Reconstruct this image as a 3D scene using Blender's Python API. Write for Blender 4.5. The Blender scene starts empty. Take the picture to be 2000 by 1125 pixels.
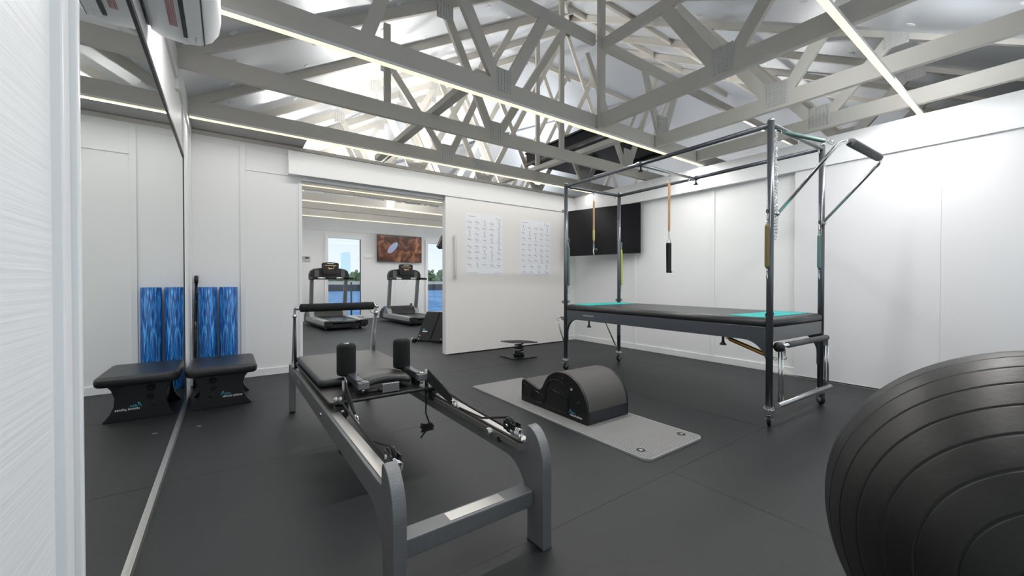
import bpy, bmesh, math, random
from mathutils import Vector, Matrix
random.seed(7)
PI = math.pi
scn = bpy.context.scene
COL = scn.collection

# ---------------------------------------------------------------- camera
pitch = math.radians(0.6); yaw = math.radians(35.7)
cam_d = bpy.data.cameras.new('camera'); cam = bpy.data.objects.new('camera', cam_d); COL.objects.link(cam)
cam.location = (0, 0, 1.0)
cam.rotation_euler = (PI/2 - pitch, 0, -yaw)
cam_d.sensor_width = 36; cam_d.lens = 775/2000*36
cam_d.shift_y = -3.4/2000
cam_d.clip_start = 0.02; cam_d.clip_end = 2000
scn.camera = cam
scn.view_settings.view_transform = 'Standard'
scn.view_settings.look = 'None'
scn.view_settings.gamma = 1
scn.view_settings.use_curve_mapping = False
scn.view_settings.exposure = 0.0

# ---------------------------------------------------------------- world
w = bpy.data.worlds.new('world'); scn.world = w; w.use_nodes = True
nt = w.node_tree; nt.nodes.clear()
wo = nt.nodes.new('ShaderNodeOutputWorld'); bg = nt.nodes.new('ShaderNodeBackground')
tc = nt.nodes.new('ShaderNodeTexCoord'); sp = nt.nodes.new('ShaderNodeSeparateXYZ'); rp = nt.nodes.new('ShaderNodeValToRGB')
nt.links.new(tc.outputs['Generated'], sp.inputs[0]); nt.links.new(sp.outputs['Z'], rp.inputs[0])
rp.color_ramp.elements[0].position = 0.0; rp.color_ramp.elements[0].color = (.88, .96, 1, 1)
rp.color_ramp.elements[1].position = 0.25; rp.color_ramp.elements[1].color = (.68, .88, 1, 1)
nt.links.new(rp.outputs[0], bg.inputs['Color']); bg.inputs['Strength'].default_value = 1.05
nt.links.new(bg.outputs[0], wo.inputs[0])

# ---------------------------------------------------------------- lights
def area(name, loc, rot, sx, sy, power, col=(1, 1, 1), spread=None):
    l = bpy.data.lights.new(name, 'AREA'); l.shape = 'RECTANGLE'; l.size = sx; l.size_y = sy
    l.energy = power; l.color = col
    if spread: l.spread = spread
    o = bpy.data.objects.new(name, l); COL.objects.link(o); o.location = loc; o.rotation_euler = rot
    return o
UP = (PI, 0, 0)
LEDC = (1, .98, .965)
# daylight coming in through the windows
area('window_daylight', (3.2, -.47, 1.45), (PI/2, 0, 0), 2.6, 1.3, 1, (.84, .92, 1))
area('window_daylight', (.55, -.47, 1.15), (PI/2, 0, 0), .9, 1.3, 3, (.84, .92, 1))
area('window_daylight', (9.3, 8.2, 1.3), (PI/2, 0, PI/2), 2.6, 1.8, 90, (.92, .96, 1))
# fill lamps added among the trusses to brighten foil and timbers
FILLS = [(1.75, 5.05, 2.70, 42), (3.3, 5.95, 2.75, 45), (1.3, 7.6, 2.75, 45), (4.4, 7.6, 2.75, 70), (3.022, .95, 2.628, 4.5), (2.3, 9.3, 2.75, 60), (7.05, 3.2, 2.75, 40), (3.947, .62, 2.628, 5), (3.0, 7.25, 2.628, 5)]

# ---------------------------------------------------------------- materials
MATS = {}
def mat(name, col, rough=.5, metal=0, bump=0, bscale=50, emit=None, estr=0, coat=0, spec=None, var=0, vscale=3, alpha=None, trans=0):
    m = bpy.data.materials.new(name); m.use_nodes = True; n = m.node_tree; b = n.nodes['Principled BSDF']
    b.inputs['Base Color'].default_value = (*col, 1); b.inputs['Roughness'].default_value = rough; b.inputs['Metallic'].default_value = metal
    if coat: b.inputs['Coat Weight'].default_value = coat; b.inputs['Coat Roughness'].default_value = .15
    if spec is not None: b.inputs['Specular IOR Level'].default_value = spec
    if trans: b.inputs['Transmission Weight'].default_value = trans
    if emit: b.inputs['Emission Color'].default_value = (*emit, 1); b.inputs['Emission Strength'].default_value = estr
    t = n.nodes.new('ShaderNodeTexCoord')
    if bump:
        z = n.nodes.new('ShaderNodeTexNoise'); z.inputs['Scale'].default_value = bscale; z.inputs['Detail'].default_value = 4
        bm_ = n.nodes.new('ShaderNodeBump'); bm_.inputs['Strength'].default_value = bump; bm_.inputs['Distance'].default_value = .01
        n.links.new(t.outputs['Object'], z.inputs['Vector']); n.links.new(z.outputs['Fac'], bm_.inputs['Height']); n.links.new(bm_.outputs[0], b.inputs['Normal'])
    if var:
        z = n.nodes.new('ShaderNodeTexNoise'); z.inputs['Scale'].default_value = vscale; z.inputs['Detail'].default_value = 5
        mx = n.nodes.new('ShaderNodeMix'); mx.data_type = 'RGBA'
        mx.inputs[6].default_value = (*[c*(1-var) for c in col], 1); mx.inputs[7].default_value = (*[min(1, c*(1+var)) for c in col], 1)
        n.links.new(t.outputs['Object'], z.inputs['Vector']); n.links.new(z.outputs['Fac'], mx.inputs[0]); n.links.new(mx.outputs[2], b.inputs['Base Color'])
    MATS[name] = m
    return m
white = mat('white_paint', (.80, .81, .81), .5, bump=.03, bscale=120)
whitegloss = mat('white_gloss', (.82, .83, .84), .25)
timber = mat('painted_timber', (.575, .55, .50), .55, bump=.08, bscale=60, var=.04, vscale=6)
soffit_m = mat('grey_soffit', (.36, .355, .345), .6)
doorm = mat('warm_grey_laminate', (.84, .825, .80), .42)
doorw = mat('pale_grey_laminate', (.76, .76, .77), .4)
paper = mat('paper', (.86, .88, .92), .6)
ink = mat('grey_ink', (.38, .40, .44), .7)
inkd = mat('dark_ink', (.15, .2, .3), .7)
frame_grey = mat('hammered_grey_powder_coat', (.20, .205, .21), .33, .5, bump=.35, bscale=350)
tube_grey = mat('graphite_tube', (.10, .11, .125), .3, .6)
chrome = mat('chrome', (.78, .79, .80), .12, 1)
alu = mat('brushed_aluminium', (.58, .57, .55), .38, 1)
steel = mat('satin_steel', (.5, .5, .5), .35, 1)
blackv = mat('black_vinyl', (.012, .012, .013), .36, bump=.05, bscale=200)
greyv = mat('charcoal_vinyl', (.026, .026, .027), .36, bump=.05, bscale=220)
blackp = mat('black_plastic', (.007, .007, .0075), .4)
duct_m = mat('matt_black_duct', (.006, .006, .0065), .7, spec=.2)
blackg = mat('black_gloss', (.008, .008, .009), .08)
foam = mat('black_foam', (.006, .006, .0065), .9, bump=.3, bscale=300)
greyfoam = mat('grey_foam', (.10, .10, .105), .8, bump=.3, bscale=300)
rope = mat('black_rope', (.007, .007, .0075), .8, bump=.5, bscale=900)
teal = mat('turquoise_sticky_mat', (.0, .42, .40), .55)
led_m = mat('led_diffuser', (1, .9, .7), .5, emit=(1, .80, .47), estr=1.35)
plate_m = mat('painted_nail_plate', (.60, .59, .57), .4, .3)
copper = mat('copper_spring', (.50, .28, .15), .35, 1)
yellowsp = mat('yellow_green_spring', (.50, .52, .14), .4, .7)
greensp = mat('green_spring', (.12, .20, .18), .4, .6)
olivesp = mat('olive_spring', (.17, .13, .055), .45, .5)
goldsp = mat('gold_spring', (.45, .25, .07), .35, .8)
logo_t = mat('logo_teal', (.03, .45, .60), .5)
logo_w = mat('logo_white', (.85, .87, .88), .5)
woodm = mat('dark_wood', (.1, .07, .05), .6)
matm = mat('grey_exercise_mat', (.27, .27, .27), .55, bump=.08, bscale=200)
barrel_top = mat('grey_foam_cover', (.072, .068, .064), .62, bump=.06, bscale=150, var=.15)
treadgrey = mat('treadmill_grey', (.22, .23, .24), .35, .6)
treadsilver = mat('treadmill_silver', (.45, .45, .45), .35, .6)
mirror_m = mat('mirror_glass', (.86, .895, .88), .0, 1)
glass = mat('window_glass', (1, 1, 1), 0, trans=1)
ac_m = mat('ac_plastic', (.88, .89, .91), .35)
ac_g = mat('ac_grey', (.30, .33, .35), .5)
skin_red = mat('red_print', (.55, .25, .26), .6)
quaym = mat('quay_concrete', (.05, .055, .065), .8)
sand = mat('pale_bank', (.75, .72, .66), .8)
leafm = mat('shore_foliage', (.17, .24, .13), .8, var=.5, vscale=.8)  # lightened and greyed so the leaf colour carries distance haze
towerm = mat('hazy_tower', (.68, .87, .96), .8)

# foil ceiling
foil = mat('silver_foil', (.72, .75, .79), .38, .55, bump=.25, bscale=9)
# floor rubber
def floor_mat():
    m = bpy.data.materials.new('black_rubber_floor'); m.use_nodes = True; n = m.node_tree; b = n.nodes['Principled BSDF']
    L = n.links.new
    t = n.nodes.new('ShaderNodeTexCoord')
    a = n.nodes.new('ShaderNodeTexNoise'); a.inputs['Scale'].default_value = 1.3; a.inputs['Detail'].default_value = 6; L(t.outputs['Object'], a.inputs['Vector'])
    r = n.nodes.new('ShaderNodeValToRGB'); r.color_ramp.elements[0].color = (.0085, .0098, .0108, 1); r.color_ramp.elements[1].color = (.0165, .0188, .0205, 1)
    r.color_ramp.elements[0].position = .3; r.color_ramp.elements[1].position = .7
    L(a.outputs['Fac'], r.inputs[0])
    # pale dust specks
    v = n.nodes.new('ShaderNodeTexVoronoi'); v.inputs['Scale'].default_value = 3.2; L(t.outputs['Object'], v.inputs['Vector'])
    lt = n.nodes.new('ShaderNodeMath'); lt.operation = 'LESS_THAN'; lt.inputs[1].default_value = .014; L(v.outputs['Distance'], lt.inputs[0])
    mx = n.nodes.new('ShaderNodeMix'); mx.data_type = 'RGBA'; L(lt.outputs[0], mx.inputs[0]); L(r.outputs[0], mx.inputs[6]); mx.inputs[7].default_value = (.12, .12, .12, 1)
    L(mx.outputs[2], b.inputs['Base Color'])
    f = n.nodes.new('ShaderNodeTexNoise'); f.inputs['Scale'].default_value = 260; f.inputs['Detail'].default_value = 3; L(t.outputs['Object'], f.inputs['Vector'])
    bp = n.nodes.new('ShaderNodeBump'); bp.inputs['Strength'].default_value = .35; bp.inputs['Distance'].default_value = .004; L(f.outputs['Fac'], bp.inputs['Height']); L(bp.outputs[0], b.inputs['Normal'])
    rr = n.nodes.new('ShaderNodeMapRange'); rr.inputs['To Min'].default_value = .42; rr.inputs['To Max'].default_value = .55; L(a.outputs['Fac'], rr.inputs[0]); L(rr.outputs[0], b.inputs['Roughness'])
    b.inputs['Specular IOR Level'].default_value = .5
    return m
floor_m = floor_mat()
def marble_mat():
    m = bpy.data.materials.new('blue_marbled_foam'); m.use_nodes = True; n = m.node_tree; b = n.nodes['Principled BSDF']; L = n.links.new
    t = n.nodes.new('ShaderNodeTexCoord'); mp = n.nodes.new('ShaderNodeMapping'); mp.inputs['Scale'].default_value = (75, 75, 5)
    L(t.outputs['Object'], mp.inputs['Vector'])
    a = n.nodes.new('ShaderNodeTexNoise'); a.inputs['Scale'].default_value = 1; a.inputs['Detail'].default_value = 6; a.inputs['Distortion'].default_value = 1.2; L(mp.outputs[0], a.inputs['Vector'])
    r = n.nodes.new('ShaderNodeValToRGB'); e = r.color_ramp.elements
    e[0].position = .36; e[0].color = (.004, .03, .14, 1); e[1].position = .70; e[1].color = (.16, .55, 1.0, 1)
    x = e.new(.52); x.color = (.006, .15, .52, 1)
    L(a.outputs['Fac'], r.inputs[0]); L(r.outputs[0], b.inputs['Base Color']); b.inputs['Roughness'].default_value = .45
    return m
marble = marble_mat()
def grain_mat():
    m = bpy.data.materials.new('white_woodgrain_panel'); m.use_nodes = True; n = m.node_tree; b = n.nodes['Principled BSDF']; L = n.links.new
    t = n.nodes.new('ShaderNodeTexCoord'); mp = n.nodes.new('ShaderNodeMapping'); mp.inputs['Scale'].default_value = (1, 1.3, 95)
    L(t.outputs['Object'], mp.inputs['Vector'])
    a = n.nodes.new('ShaderNodeTexNoise'); a.inputs['Scale'].default_value = 1; a.inputs['Detail'].default_value = 5; L(mp.outputs[0], a.inputs['Vector'])
    bp = n.nodes.new('ShaderNodeBump'); bp.inputs['Strength'].default_value = .45; bp.inputs['Distance'].default_value = .003; L(a.outputs['Fac'], bp.inputs['Height']); L(bp.outputs[0], b.inputs['Normal'])
    b.inputs['Base Color'].default_value = (.84, .86, .88, 1); b.inputs['Roughness'].default_value = .45
    return m
grain = grain_mat()
def screen_mat():
    m = bpy.data.materials.new('canyon_picture_screen'); m.use_nodes = True; n = m.node_tree; b = n.nodes['Principled BSDF']; L = n.links.new
    t = n.nodes.new('ShaderNodeTexCoord')
    a = n.nodes.new('ShaderNodeTexNoise'); a.inputs['Scale'].default_value = 3.0; a.inputs['Detail'].default_value = 9; a.inputs['Distortion'].default_value = 1.4; L(t.outputs['Object'], a.inputs['Vector'])
    r = n.nodes.new('ShaderNodeValToRGB'); e = r.color_ramp.elements; e[0].position = .35; e[0].color = (.02, .006, .004, 1); e[1].position = .72; e[1].color = (.62, .28, .12, 1)
    x = e.new(.52); x.color = (.17, .05, .022, 1)
    L(a.outputs['Fac'], r.inputs[0])
    mp = n.nodes.new('ShaderNodeMapping'); mp.inputs['Location'].default_value = (-.44, 0, .19); mp.inputs['Rotation'].default_value = (0, 0, 0)
    # pale opening in the rock: an ellipse in object space
    sx = n.nodes.new('ShaderNodeSeparateXYZ'); L(t.outputs['Object'], sx.inputs[0])
    def mth(op, a_, b_=None):
        q = n.nodes.new('ShaderNodeMath'); q.operation = op
        for k, s in enumerate((a_, b_)):
            if s is None: continue
            if isinstance(s, (int, float)): q.inputs[k].default_value = s
            else: L(s, q.inputs[k])
        return q.outputs[0]
    dx = mth('ADD', sx.outputs['X'], .22); dz = mth('ADD', sx.outputs['Z'], -.02)
    u_ = mth('ADD', mth('MULTIPLY', dx, .75), mth('MULTIPLY', dz, -.66)); v_ = mth('ADD', mth('MULTIPLY', dx, .66), mth('MULTIPLY', dz, .75))
    q = mth('ADD', mth('POWER', mth('DIVIDE', mth('ABSOLUTE', u_), .09), 2), mth('POWER', mth('DIVIDE', mth('ABSOLUTE', v_), .21), 2))
    q2 = mth('ADD', q, mth('MULTIPLY', a.outputs['Fac'], .9))
    ins = mth('LESS_THAN', q2, 1.35)
    mx = n.nodes.new('ShaderNodeMix'); mx.data_type = 'RGBA'; L(ins, mx.inputs[0]); L(r.outputs[0], mx.inputs[6]); mx.inputs[7].default_value = (.50, .62, .90, 1)
    b.inputs['Base Color'].default_value = (.01, .01, .01, 1); L(mx.outputs[2], b.inputs['Emission Color']); b.inputs['Emission Strength'].default_value = .5; b.inputs['Roughness'].default_value = .15
    return m
screen_m = screen_mat()
def water_mat():
    m = bpy.data.materials.new('blue_water'); m.use_nodes = True; n = m.node_tree; b = n.nodes['Principled BSDF']; L = n.links.new
    t = n.nodes.new('ShaderNodeTexCoord'); mp = n.nodes.new('ShaderNodeMapping'); mp.inputs['Scale'].default_value = (.55, 1.3, 1); L(t.outputs['Object'], mp.inputs['Vector'])
    a = n.nodes.new('ShaderNodeTexNoise'); a.inputs['Scale'].default_value = 1.2; a.inputs['Detail'].default_value = 8; L(mp.outputs[0], a.inputs['Vector'])
    r = n.nodes.new('ShaderNodeValToRGB'); r.color_ramp.elements[0].position = .38; r.color_ramp.elements[0].color = (.015, .10, .33, 1); r.color_ramp.elements[1].position = .68; r.color_ramp.elements[1].color = (.20, .50, .90, 1)
    L(a.outputs['Fac'], r.inputs[0]); L(r.outputs[0], b.inputs['Base Color']); b.inputs['Roughness'].default_value = .5; b.inputs['Specular IOR Level'].default_value = .15
    return m
water_m = water_mat()

# ---------------------------------------------------------------- mesh building
class MB:
    def __init__(s): s.v = []; s.f = []; s.sm = []
    def add(s, vs, fs, smooth=False):
        o = len(s.v); s.v += [Vector(p) for p in vs]; s.f += [tuple(i+o for i in f) for f in fs]; s.sm += [smooth]*len(fs); return s
    def box(s, x0, x1, y0, y1, z0, z1):
        v = [(x, y, z) for z in (z0, z1) for y in (y0, y1) for x in (x0, x1)]
        return s.add(v, [(0, 2, 3, 1), (4, 5, 7, 6), (0, 1, 5, 4), (2, 6, 7, 3), (0, 4, 6, 2), (1, 3, 7, 5)])
    def beam(s, p0, p1, side, w_, h_):
        # a rectangular bar from p0 to p1; w_ along side, h_ across
        p0 = Vector(p0); p1 = Vector(p1); d = (p1-p0).normalized(); sd = Vector(side); sd = (sd - d*sd.dot(d)).normalized(); up_ = d.cross(sd)
        v = []
        for p in (p0, p1):
            for a, b in ((-1, -1), (1, -1), (1, 1), (-1, 1)): v.append(p + sd*a*w_/2 + up_*b*h_/2)
        return s.add(v, [(3, 2, 1, 0), (4, 5, 6, 7), (0, 1, 5, 4), (1, 2, 6, 5), (2, 3, 7, 6), (3, 0, 4, 7)])
    def tube(s, pts, r, n=10, closed=False, caps=True):
        pts = [Vector(p) for p in pts]; m = len(pts); rs = r if isinstance(r, (list, tuple)) else [r]*m
        vs = []; fs = []; prev = None
        for i, p in enumerate(pts):
            if closed: t = (pts[(i+1) % m]-pts[i-1])
            else: t = pts[min(i+1, m-1)]-pts[max(i-1, 0)]
            t.normalize()
            if prev is None:
                a = Vector((0, 0, 1)) if abs(t.z) < .9 else Vector((1, 0, 0))
                u = (a - t*a.dot(t)).normalized()
            else: u = (prev - t*prev.dot(t)).normalized()
            prev = u; q = t.cross(u)
            for k in range(n):
                a = 2*PI*k/n; vs.append(p + (u*math.cos(a)+q*math.sin(a))*rs[i])
        for i in range(m if closed else m-1):
            j = (i+1) % m
            for k in range(n): fs.append((i*n+k, i*n+(k+1) % n, j*n+(k+1) % n, j*n+k))
        s.add(vs, fs, True)
        if not closed and caps:
            o = len(s.v)-len(vs)
            s.f += [tuple(o+k for k in reversed(range(n))), tuple(o+(m-1)*n+k for k in range(n))]; s.sm += [False, False]
        return s
    def cyl(s, p0, p1, r, n=16): return s.tube([p0, p1], r, n)
    def prism(s, poly, axis, a0, a1):
        # poly: list of (p,q); axis x -> (a,p,q), y -> (p,a,q), z -> (p,q,a)
        def P(a, p, q): return (a, p, q) if axis == 'x' else ((p, a, q) if axis == 'y' else (p, q, a))
        n = len(poly); vs = [P(a0, *p) for p in poly]+[P(a1, *p) for p in poly]
        fs = [tuple(range(n)), tuple(reversed(range(n, 2*n)))] + [(i, i+n, (i+1) % n+n, (i+1) % n) for i in range(n)]
        return s.add(vs, fs)
    def lathe(s, prof, c, ax=(0, 0, 1), n=24):
        ax = Vector(ax).normalized(); a = Vector((0, 0, 1)) if abs(ax.z) < .9 else Vector((1, 0, 0)); u = (a-ax*a.dot(ax)).normalized(); q = ax.cross(u); c = Vector(c)
        vs = []; m = len(prof)
        for r, h in prof:
            for k in range(n):
                t = 2*PI*k/n; vs.append(c+ax*h+(u*math.cos(t)+q*math.sin(t))*max(r, 1e-5))
        fs = [(i*n+k, i*n+(k+1) % n, (i+1)*n+(k+1) % n, (i+1)*n+k) for i in range(m-1) for k in range(n)]
        return s.add(vs, fs, True)
    def torus(s, c, ax, R, r, n=20, k=8):
        ax = Vector(ax).normalized(); a = Vector((0, 0, 1)) if abs(ax.z) < .9 else Vector((1, 0, 0)); u = (a-ax*a.dot(ax)).normalized(); q = ax.cross(u); c = Vector(c)
        return s.tube([c+(u*math.cos(2*PI*i/n)+q*math.sin(2*PI*i/n))*R for i in range(n)], r, k, closed=True)
    def ball(s, c, r, n=14):
        return s.lathe([(r*math.sin(PI*i/n), -r*math.cos(PI*i/n)) for i in range(n+1)], c, (0, 0, 1), n+4)
    def coil(s, p0, p1, R, r, turns, per=10, k=5):
        p0 = Vector(p0); p1 = Vector(p1); d = p1-p0; L_ = d.length; d.normalize(); a = Vector((0, 0, 1)) if abs(d.z) < .9 else Vector((1, 0, 0)); u = (a-d*a.dot(d)).normalized(); q = d.cross(u)
        N = int(turns*per)
        return s.tube([p0+d*(L_*i/N)+(u*math.cos(2*PI*i/per)+q*math.sin(2*PI*i/per))*R for i in range(N+1)], r, k)
    def rbox(s, x0, x1, y0, y1, z0, z1, rad, n=5, edge=.0):
        # box with rounded vertical corners, top edge eased by 'edge'
        def ring(ins, z):
            r_ = max(rad-ins, .001); out = []
            for cx, cy, a0 in ((x1-rad, y1-rad, 0), (x0+rad, y1-rad, 90), (x0+rad, y0+rad, 180), (x1-rad, y0+rad, 270)):
                for i in range(n+1):
                    a = math.radians(a0+90*i/n); out.append((cx+r_*math.cos(a), cy+r_*math.sin(a), z))
            return out
        rings = []
        if edge:
            for i in range(4): t = PI/2*i/3; rings.append(ring(edge*(1-math.sin(t)), z0+edge*(1-math.cos(t))))
            for i in range(4): t = PI/2*i/3; rings.append(ring(edge*(1-math.cos(t)), z1-edge*(1-math.sin(t))))
        else: rings = [ring(0, z0), ring(0, z1)]
        m = len(rings[0]); vs = [p for r_ in rings for p in r_]; fs = []
        for i in range(len(rings)-1):
            for k in range(m): fs.append((i*m+k, i*m+(k+1) % m, (i+1)*m+(k+1) % m, (i+1)*m+k))
        s.add(vs, fs, bool(edge)); o = len(s.v)-len(vs)
        s.f += [tuple(o+k for k in reversed(range(m))), tuple(o+(len(rings)-1)*m+k for k in range(m))]; s.sm += [False, False]
        return s
ORG = {}
def setp(o, label=None, cat=None, group=None, kind=None):
    if label: o['label'] = label
    if cat: o['category'] = cat
    if group: o['group'] = group
    if kind: o['kind'] = kind
    return o
def thing(name, label, cat, loc=(0, 0, 0), rotz=0, group=None, rot=None):
    o = bpy.data.objects.new(name, None); COL.objects.link(o); o.empty_display_size = .1
    o.location = loc; o.rotation_euler = rot if rot else (0, 0, rotz)
    ORG[o.name] = Vector(loc) if not rotz and not rot else Vector((0, 0, 0))
    return setp(o, label, cat, group)
def obj(name, mb, m, parent=None, bevel=0, origin=None, label=None, kind=None, subsurf=0):
    me = bpy.data.meshes.new(name); org = ORG[parent.name] if parent else Vector(origin or (0, 0, 0))
    me.from_pydata([v-org for v in mb.v], [], mb.f)
    me.polygons.foreach_set('use_smooth', mb.sm); me.materials.append(m); me.update()
    b = bmesh.new(); b.from_mesh(me); bmesh.ops.recalc_face_normals(b, faces=b.faces); b.to_mesh(me); b.free()
    o = bpy.data.objects.new(name, me); COL.objects.link(o)
    if parent: o.parent = parent; ORG[o.name] = org
    else: o.location = org; ORG[o.name] = org
    if bevel:
        bv = o.modifiers.new('bevel', 'BEVEL'); bv.width = bevel; bv.segments = 2; bv.limit_method = 'ANGLE'; bv.angle_limit = math.radians(40)
    if subsurf:
        ss = o.modifiers.new('sub', 'SUBSURF'); ss.levels = subsurf; ss.render_levels = subsurf
    return setp(o, label, kind=kind)
def struct(name, mb, m, bevel=0, parent=None, origin=None):
    o = obj(name, mb, m, parent, bevel, origin)
    if not parent: o['kind'] = 'structure'
    return o
def text(name, body, size, m, parent, mtx, extr=.0004):
    c = bpy.data.curves.new(name, 'FONT'); c.body = body; c.size = size; c.extrude = extr
    t = bpy.data.objects.new(name, c); COL.objects.link(t); dg = bpy.context.evaluated_depsgraph_get()
    me = bpy.data.meshes.new_from_object(t.evaluated_get(dg)); bpy.data.objects.remove(t)
    me.transform(mtx); me.transform(Matrix.Translation(-ORG[parent.name])); me.materials.clear(); me.materials.append(m)
    o = bpy.data.objects.new(name, me); COL.objects.link(o); o.parent = parent; ORG[o.name] = ORG[parent.name]
    return o
def frame_mtx(o, xd, yd):
    xd = Vector(xd).normalized(); yd = Vector(yd).normalized(); z = xd.cross(yd)
    return Matrix(((xd.x, yd.x, z.x, o[0]), (xd.y, yd.y, z.y, o[1]), (xd.z, yd.z, z.z, o[2]), (0, 0, 0, 1)))
def logo(parent, o, xd, yd, s):
    # spray of teal dots, 'dma' in teal and 'clinical pilates' in white
    xd = Vector(xd).normalized(); yd = Vector(yd).normalized(); n = xd.cross(yd); mb = MB()
    for a, b, r in ((-.25, .75, .13), (-.05, 1.15, .16), (.25, 1.5, .2), (-.3, .3, .09), (.15, .85, .1), (.42, 1.05, .12)):
        c = Vector(o)+xd*a*s+yd*b*s; mb.lathe([(r*s, 0), (r*s, .0006), (0, .0006)], c, n, 12)
    obj('logo_mark', mb, logo_t, parent)
    text('logo_text', 'dma', .95*s, logo_t, parent, frame_mtx(Vector(o)+xd*.62*s+yd*.55*s+n*.0006, xd, yd))
    text('logo_text', 'clinical pilates', s, logo_w, parent, frame_mtx(Vector(o)+xd*.05*s-yd*.35*s+n*.0006, xd, yd))

# ================================================================ SETTING
XL, XR, YB, YF, YN, XE = -.285, 4.95, 5.0, 11.3, -.5, 9.4
WT = 2.46
fl = MB().box(XL-.2, XE+.2, YN-.2, YF+.2, -.12, 0)
floor_o = struct('floor', fl, floor_m)
sm_ = MB()
for y in (-.05, 1.2, 2.6, 3.95, 6.3, 7.6, 8.9): sm_.box(XL, XE, y-.0012, y+.0012, 0, .0006)
for i, (y0, y1, xs) in enumerate(((1.2, 2.6, (3.0, 5.5)), (2.6, 3.95, (1.7, 4.2)), (3.95, 5, (.8, 3.3)), (-.05, 1.2, (1.9, 4.4)), (5, 6.3, (2.2, 4.6)))):
    for x in xs: sm_.box(x-.001, x+.001, y0, y1, 0, .0006)
obj('joint_line', sm_, blackp, floor_o)

# left wall with its end part by the back corner
wl = MB().box(XL-.15, XL, YN-.15, YF+.1, 0, 2.62)
wall_left = struct('wall_left', wl, white)
t_ = MB().box(XL, XL+.012, 4.12, 4.16, 0, 2.5).box(XL, XL+.02, 3.62, 3.68, 2.35, 2.62).box(XL, XL+.012, 4.9, 5.0, 0, 2.62).box(XL, XL+.015, 1.0, 5, 2.42, 2.60)
struct('trim_1', t_, white)
# near-left door leaf with woodgrain, and its casing
lf = MB().box(XL, -.222, YN, .925, 0.0, 2.34)
leaf = struct('door_1', lf, grain)
cs = MB().box(XL, -.208, .925, .958, 0, 2.34).box(XL, -.198, .958, .966, 0, 2.34).box(XL, -.212, .966, .978, 0, 2.34).box(XL, -.203, .978, .995, 0, 2.34)
struct('trim_2', cs, whitegloss, .003)
# back partition: opening x .69..2.46, z 0..2.15
wb = MB().box(XL, .69, YB, YB+.1, 0, WT).box(2.46, XR+.1, YB, YB+.1, 0, WT).box(.69, 2.46, YB, YB+.1, 2.15, WT)
wall_back = struct('wall_back', wb, white)
tb = MB().box(.115, .165, YB-.012, YB, .1, 2.44).box(.165, .56, YB-.008, YB, 2.17, 2.19).box(.655, .69, YB-.014, YB+.1, 0, 2.15).box(.69, 2.46, YB-.01, YB+.02, 2.135, 2.155)
tb.box(XL, .655, YB-.006, YB, 2.40, 2.42).box(1.2, 1.206, YB-.016, YB, 2.34, 2.46)
struct('trim_3', tb, white, .003)
struct('baseboard_back', MB().box(XL, .66, YB-.016, YB, 0, .075).box(4.62, XR, YB-.016, YB, 0, .075), white, .003)
# sliding-door fascia over the back wall
hb = MB().box(.55, 4.95, 4.90, YB, 2.175, 2.32).box(.55, 4.95, 4.93, YB, 2.32, 2.44)
struct('trim_4', hb, white, .002)
# wall plate on top of both walls
struct('trim_5', MB().box(XL, XR+.1, YB-.03, YB+.13, WT, WT+.035), timber)
# right wall
wr = MB().box(XR, XR+.1, YN, YB+.1, 0, WT)
wall_right = struct('wall_right', wr, white)
tr = MB()
for y in (3.74, 2.57, 1.66): tr.box(XR-.014, XR, y-.022, y+.022, .08, 2.2)
struct('trim_6', tr, white, .003)
struct('baseboard_right', MB().box(XR-.016, XR, 1.66, YB, 0, .08), white, .003)
struct('trim_7', MB().box(4.86, XR+.02, YN, YB-.02, 2.165, 2.445), white, .002)
# sliding door on the right wall
sd = MB().box(4.885, 4.915, .609, 1.67, .015, 2.18).box(4.885, 4.915, YN+.05, .6083, .015, 2.18)
struct('door_2', sd, doorw, .001)
struct('trim_8', MB().box(4.87, 4.93, YN, 1.9, 0, .006), alu)
# sliding door on the back wall, covering the right part
dl = MB().box(2.42, 4.63, 4.915, 4.95, .012, 2.185)
door_back = struct('door_3', dl, doorm, .002)
hd = MB().box(2.535, 2.565, 4.872, 4.884, 1.035, 1.65).box(2.542, 2.558, 4.884, 4.915, 1.07, 1.09).box(2.542, 2.558, 4.884, 4.915, 1.60, 1.62)
obj('door_handle', hd, alu, door_back, .002, label='long brushed metal pull handle')
# near wall with window openings
wn = MB().box(XL-.15, XE, YN-.15, YN, 0, .4).box(XL-.15, XE, YN-.15, YN, 2.3, 2.40).box(XL-.15, .1, YN-.15, YN, .4, 2.3).box(1.0, 1.9, YN-.15, YN, .4, 2.3).box(4.5, XE, YN-.15, YN, .4, 2.3).box(1.9, 4.5, YN-.15, YN, .4, .8).box(1.9, 4.5, YN-.15, YN, 2.1, 2.3)
struct('wall_near', wn, white)
# far wall with two glazed openings, east wall with a window
W1, W2 = (2.13, 3.02), (4.93, 5.82)
wf = MB().box(XL, W1[0], YF, YF+.12, 0, 2.70).box(W1[1], W2[0], YF, YF+.12, 0, 2.70).box(W2[1], XE, YF, YF+.12, 0, 2.70)
for a, b in (W1, W2): wf.box(a, b, YF, YF+.12, 2.22, 2.70).box(a, b, YF, YF+.12, 0, .06)
struct('wall_far', wf, white)
ft = MB()
for x in (.9, 3.95): ft.box(x-.003, x+.003, YF-.006, YF, 0, 2.5)
ft.box(XL, XE, YF-.012, YF, 2.36, 2.38).box(W1[0]-.5, W1[0]-.49, YF-.006, YF, 2.38, 2.55)
struct('trim_9', ft, white)
struct('baseboard_far', MB().box(XL, W1[0]-.04, YF-.016, YF, 0, .08).box(W1[1]+.04, W2[0]-.04, YF-.016, YF, 0, .08).box(W2[1]+.04, XE, YF-.016, YF, 0, .08), white)
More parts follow.
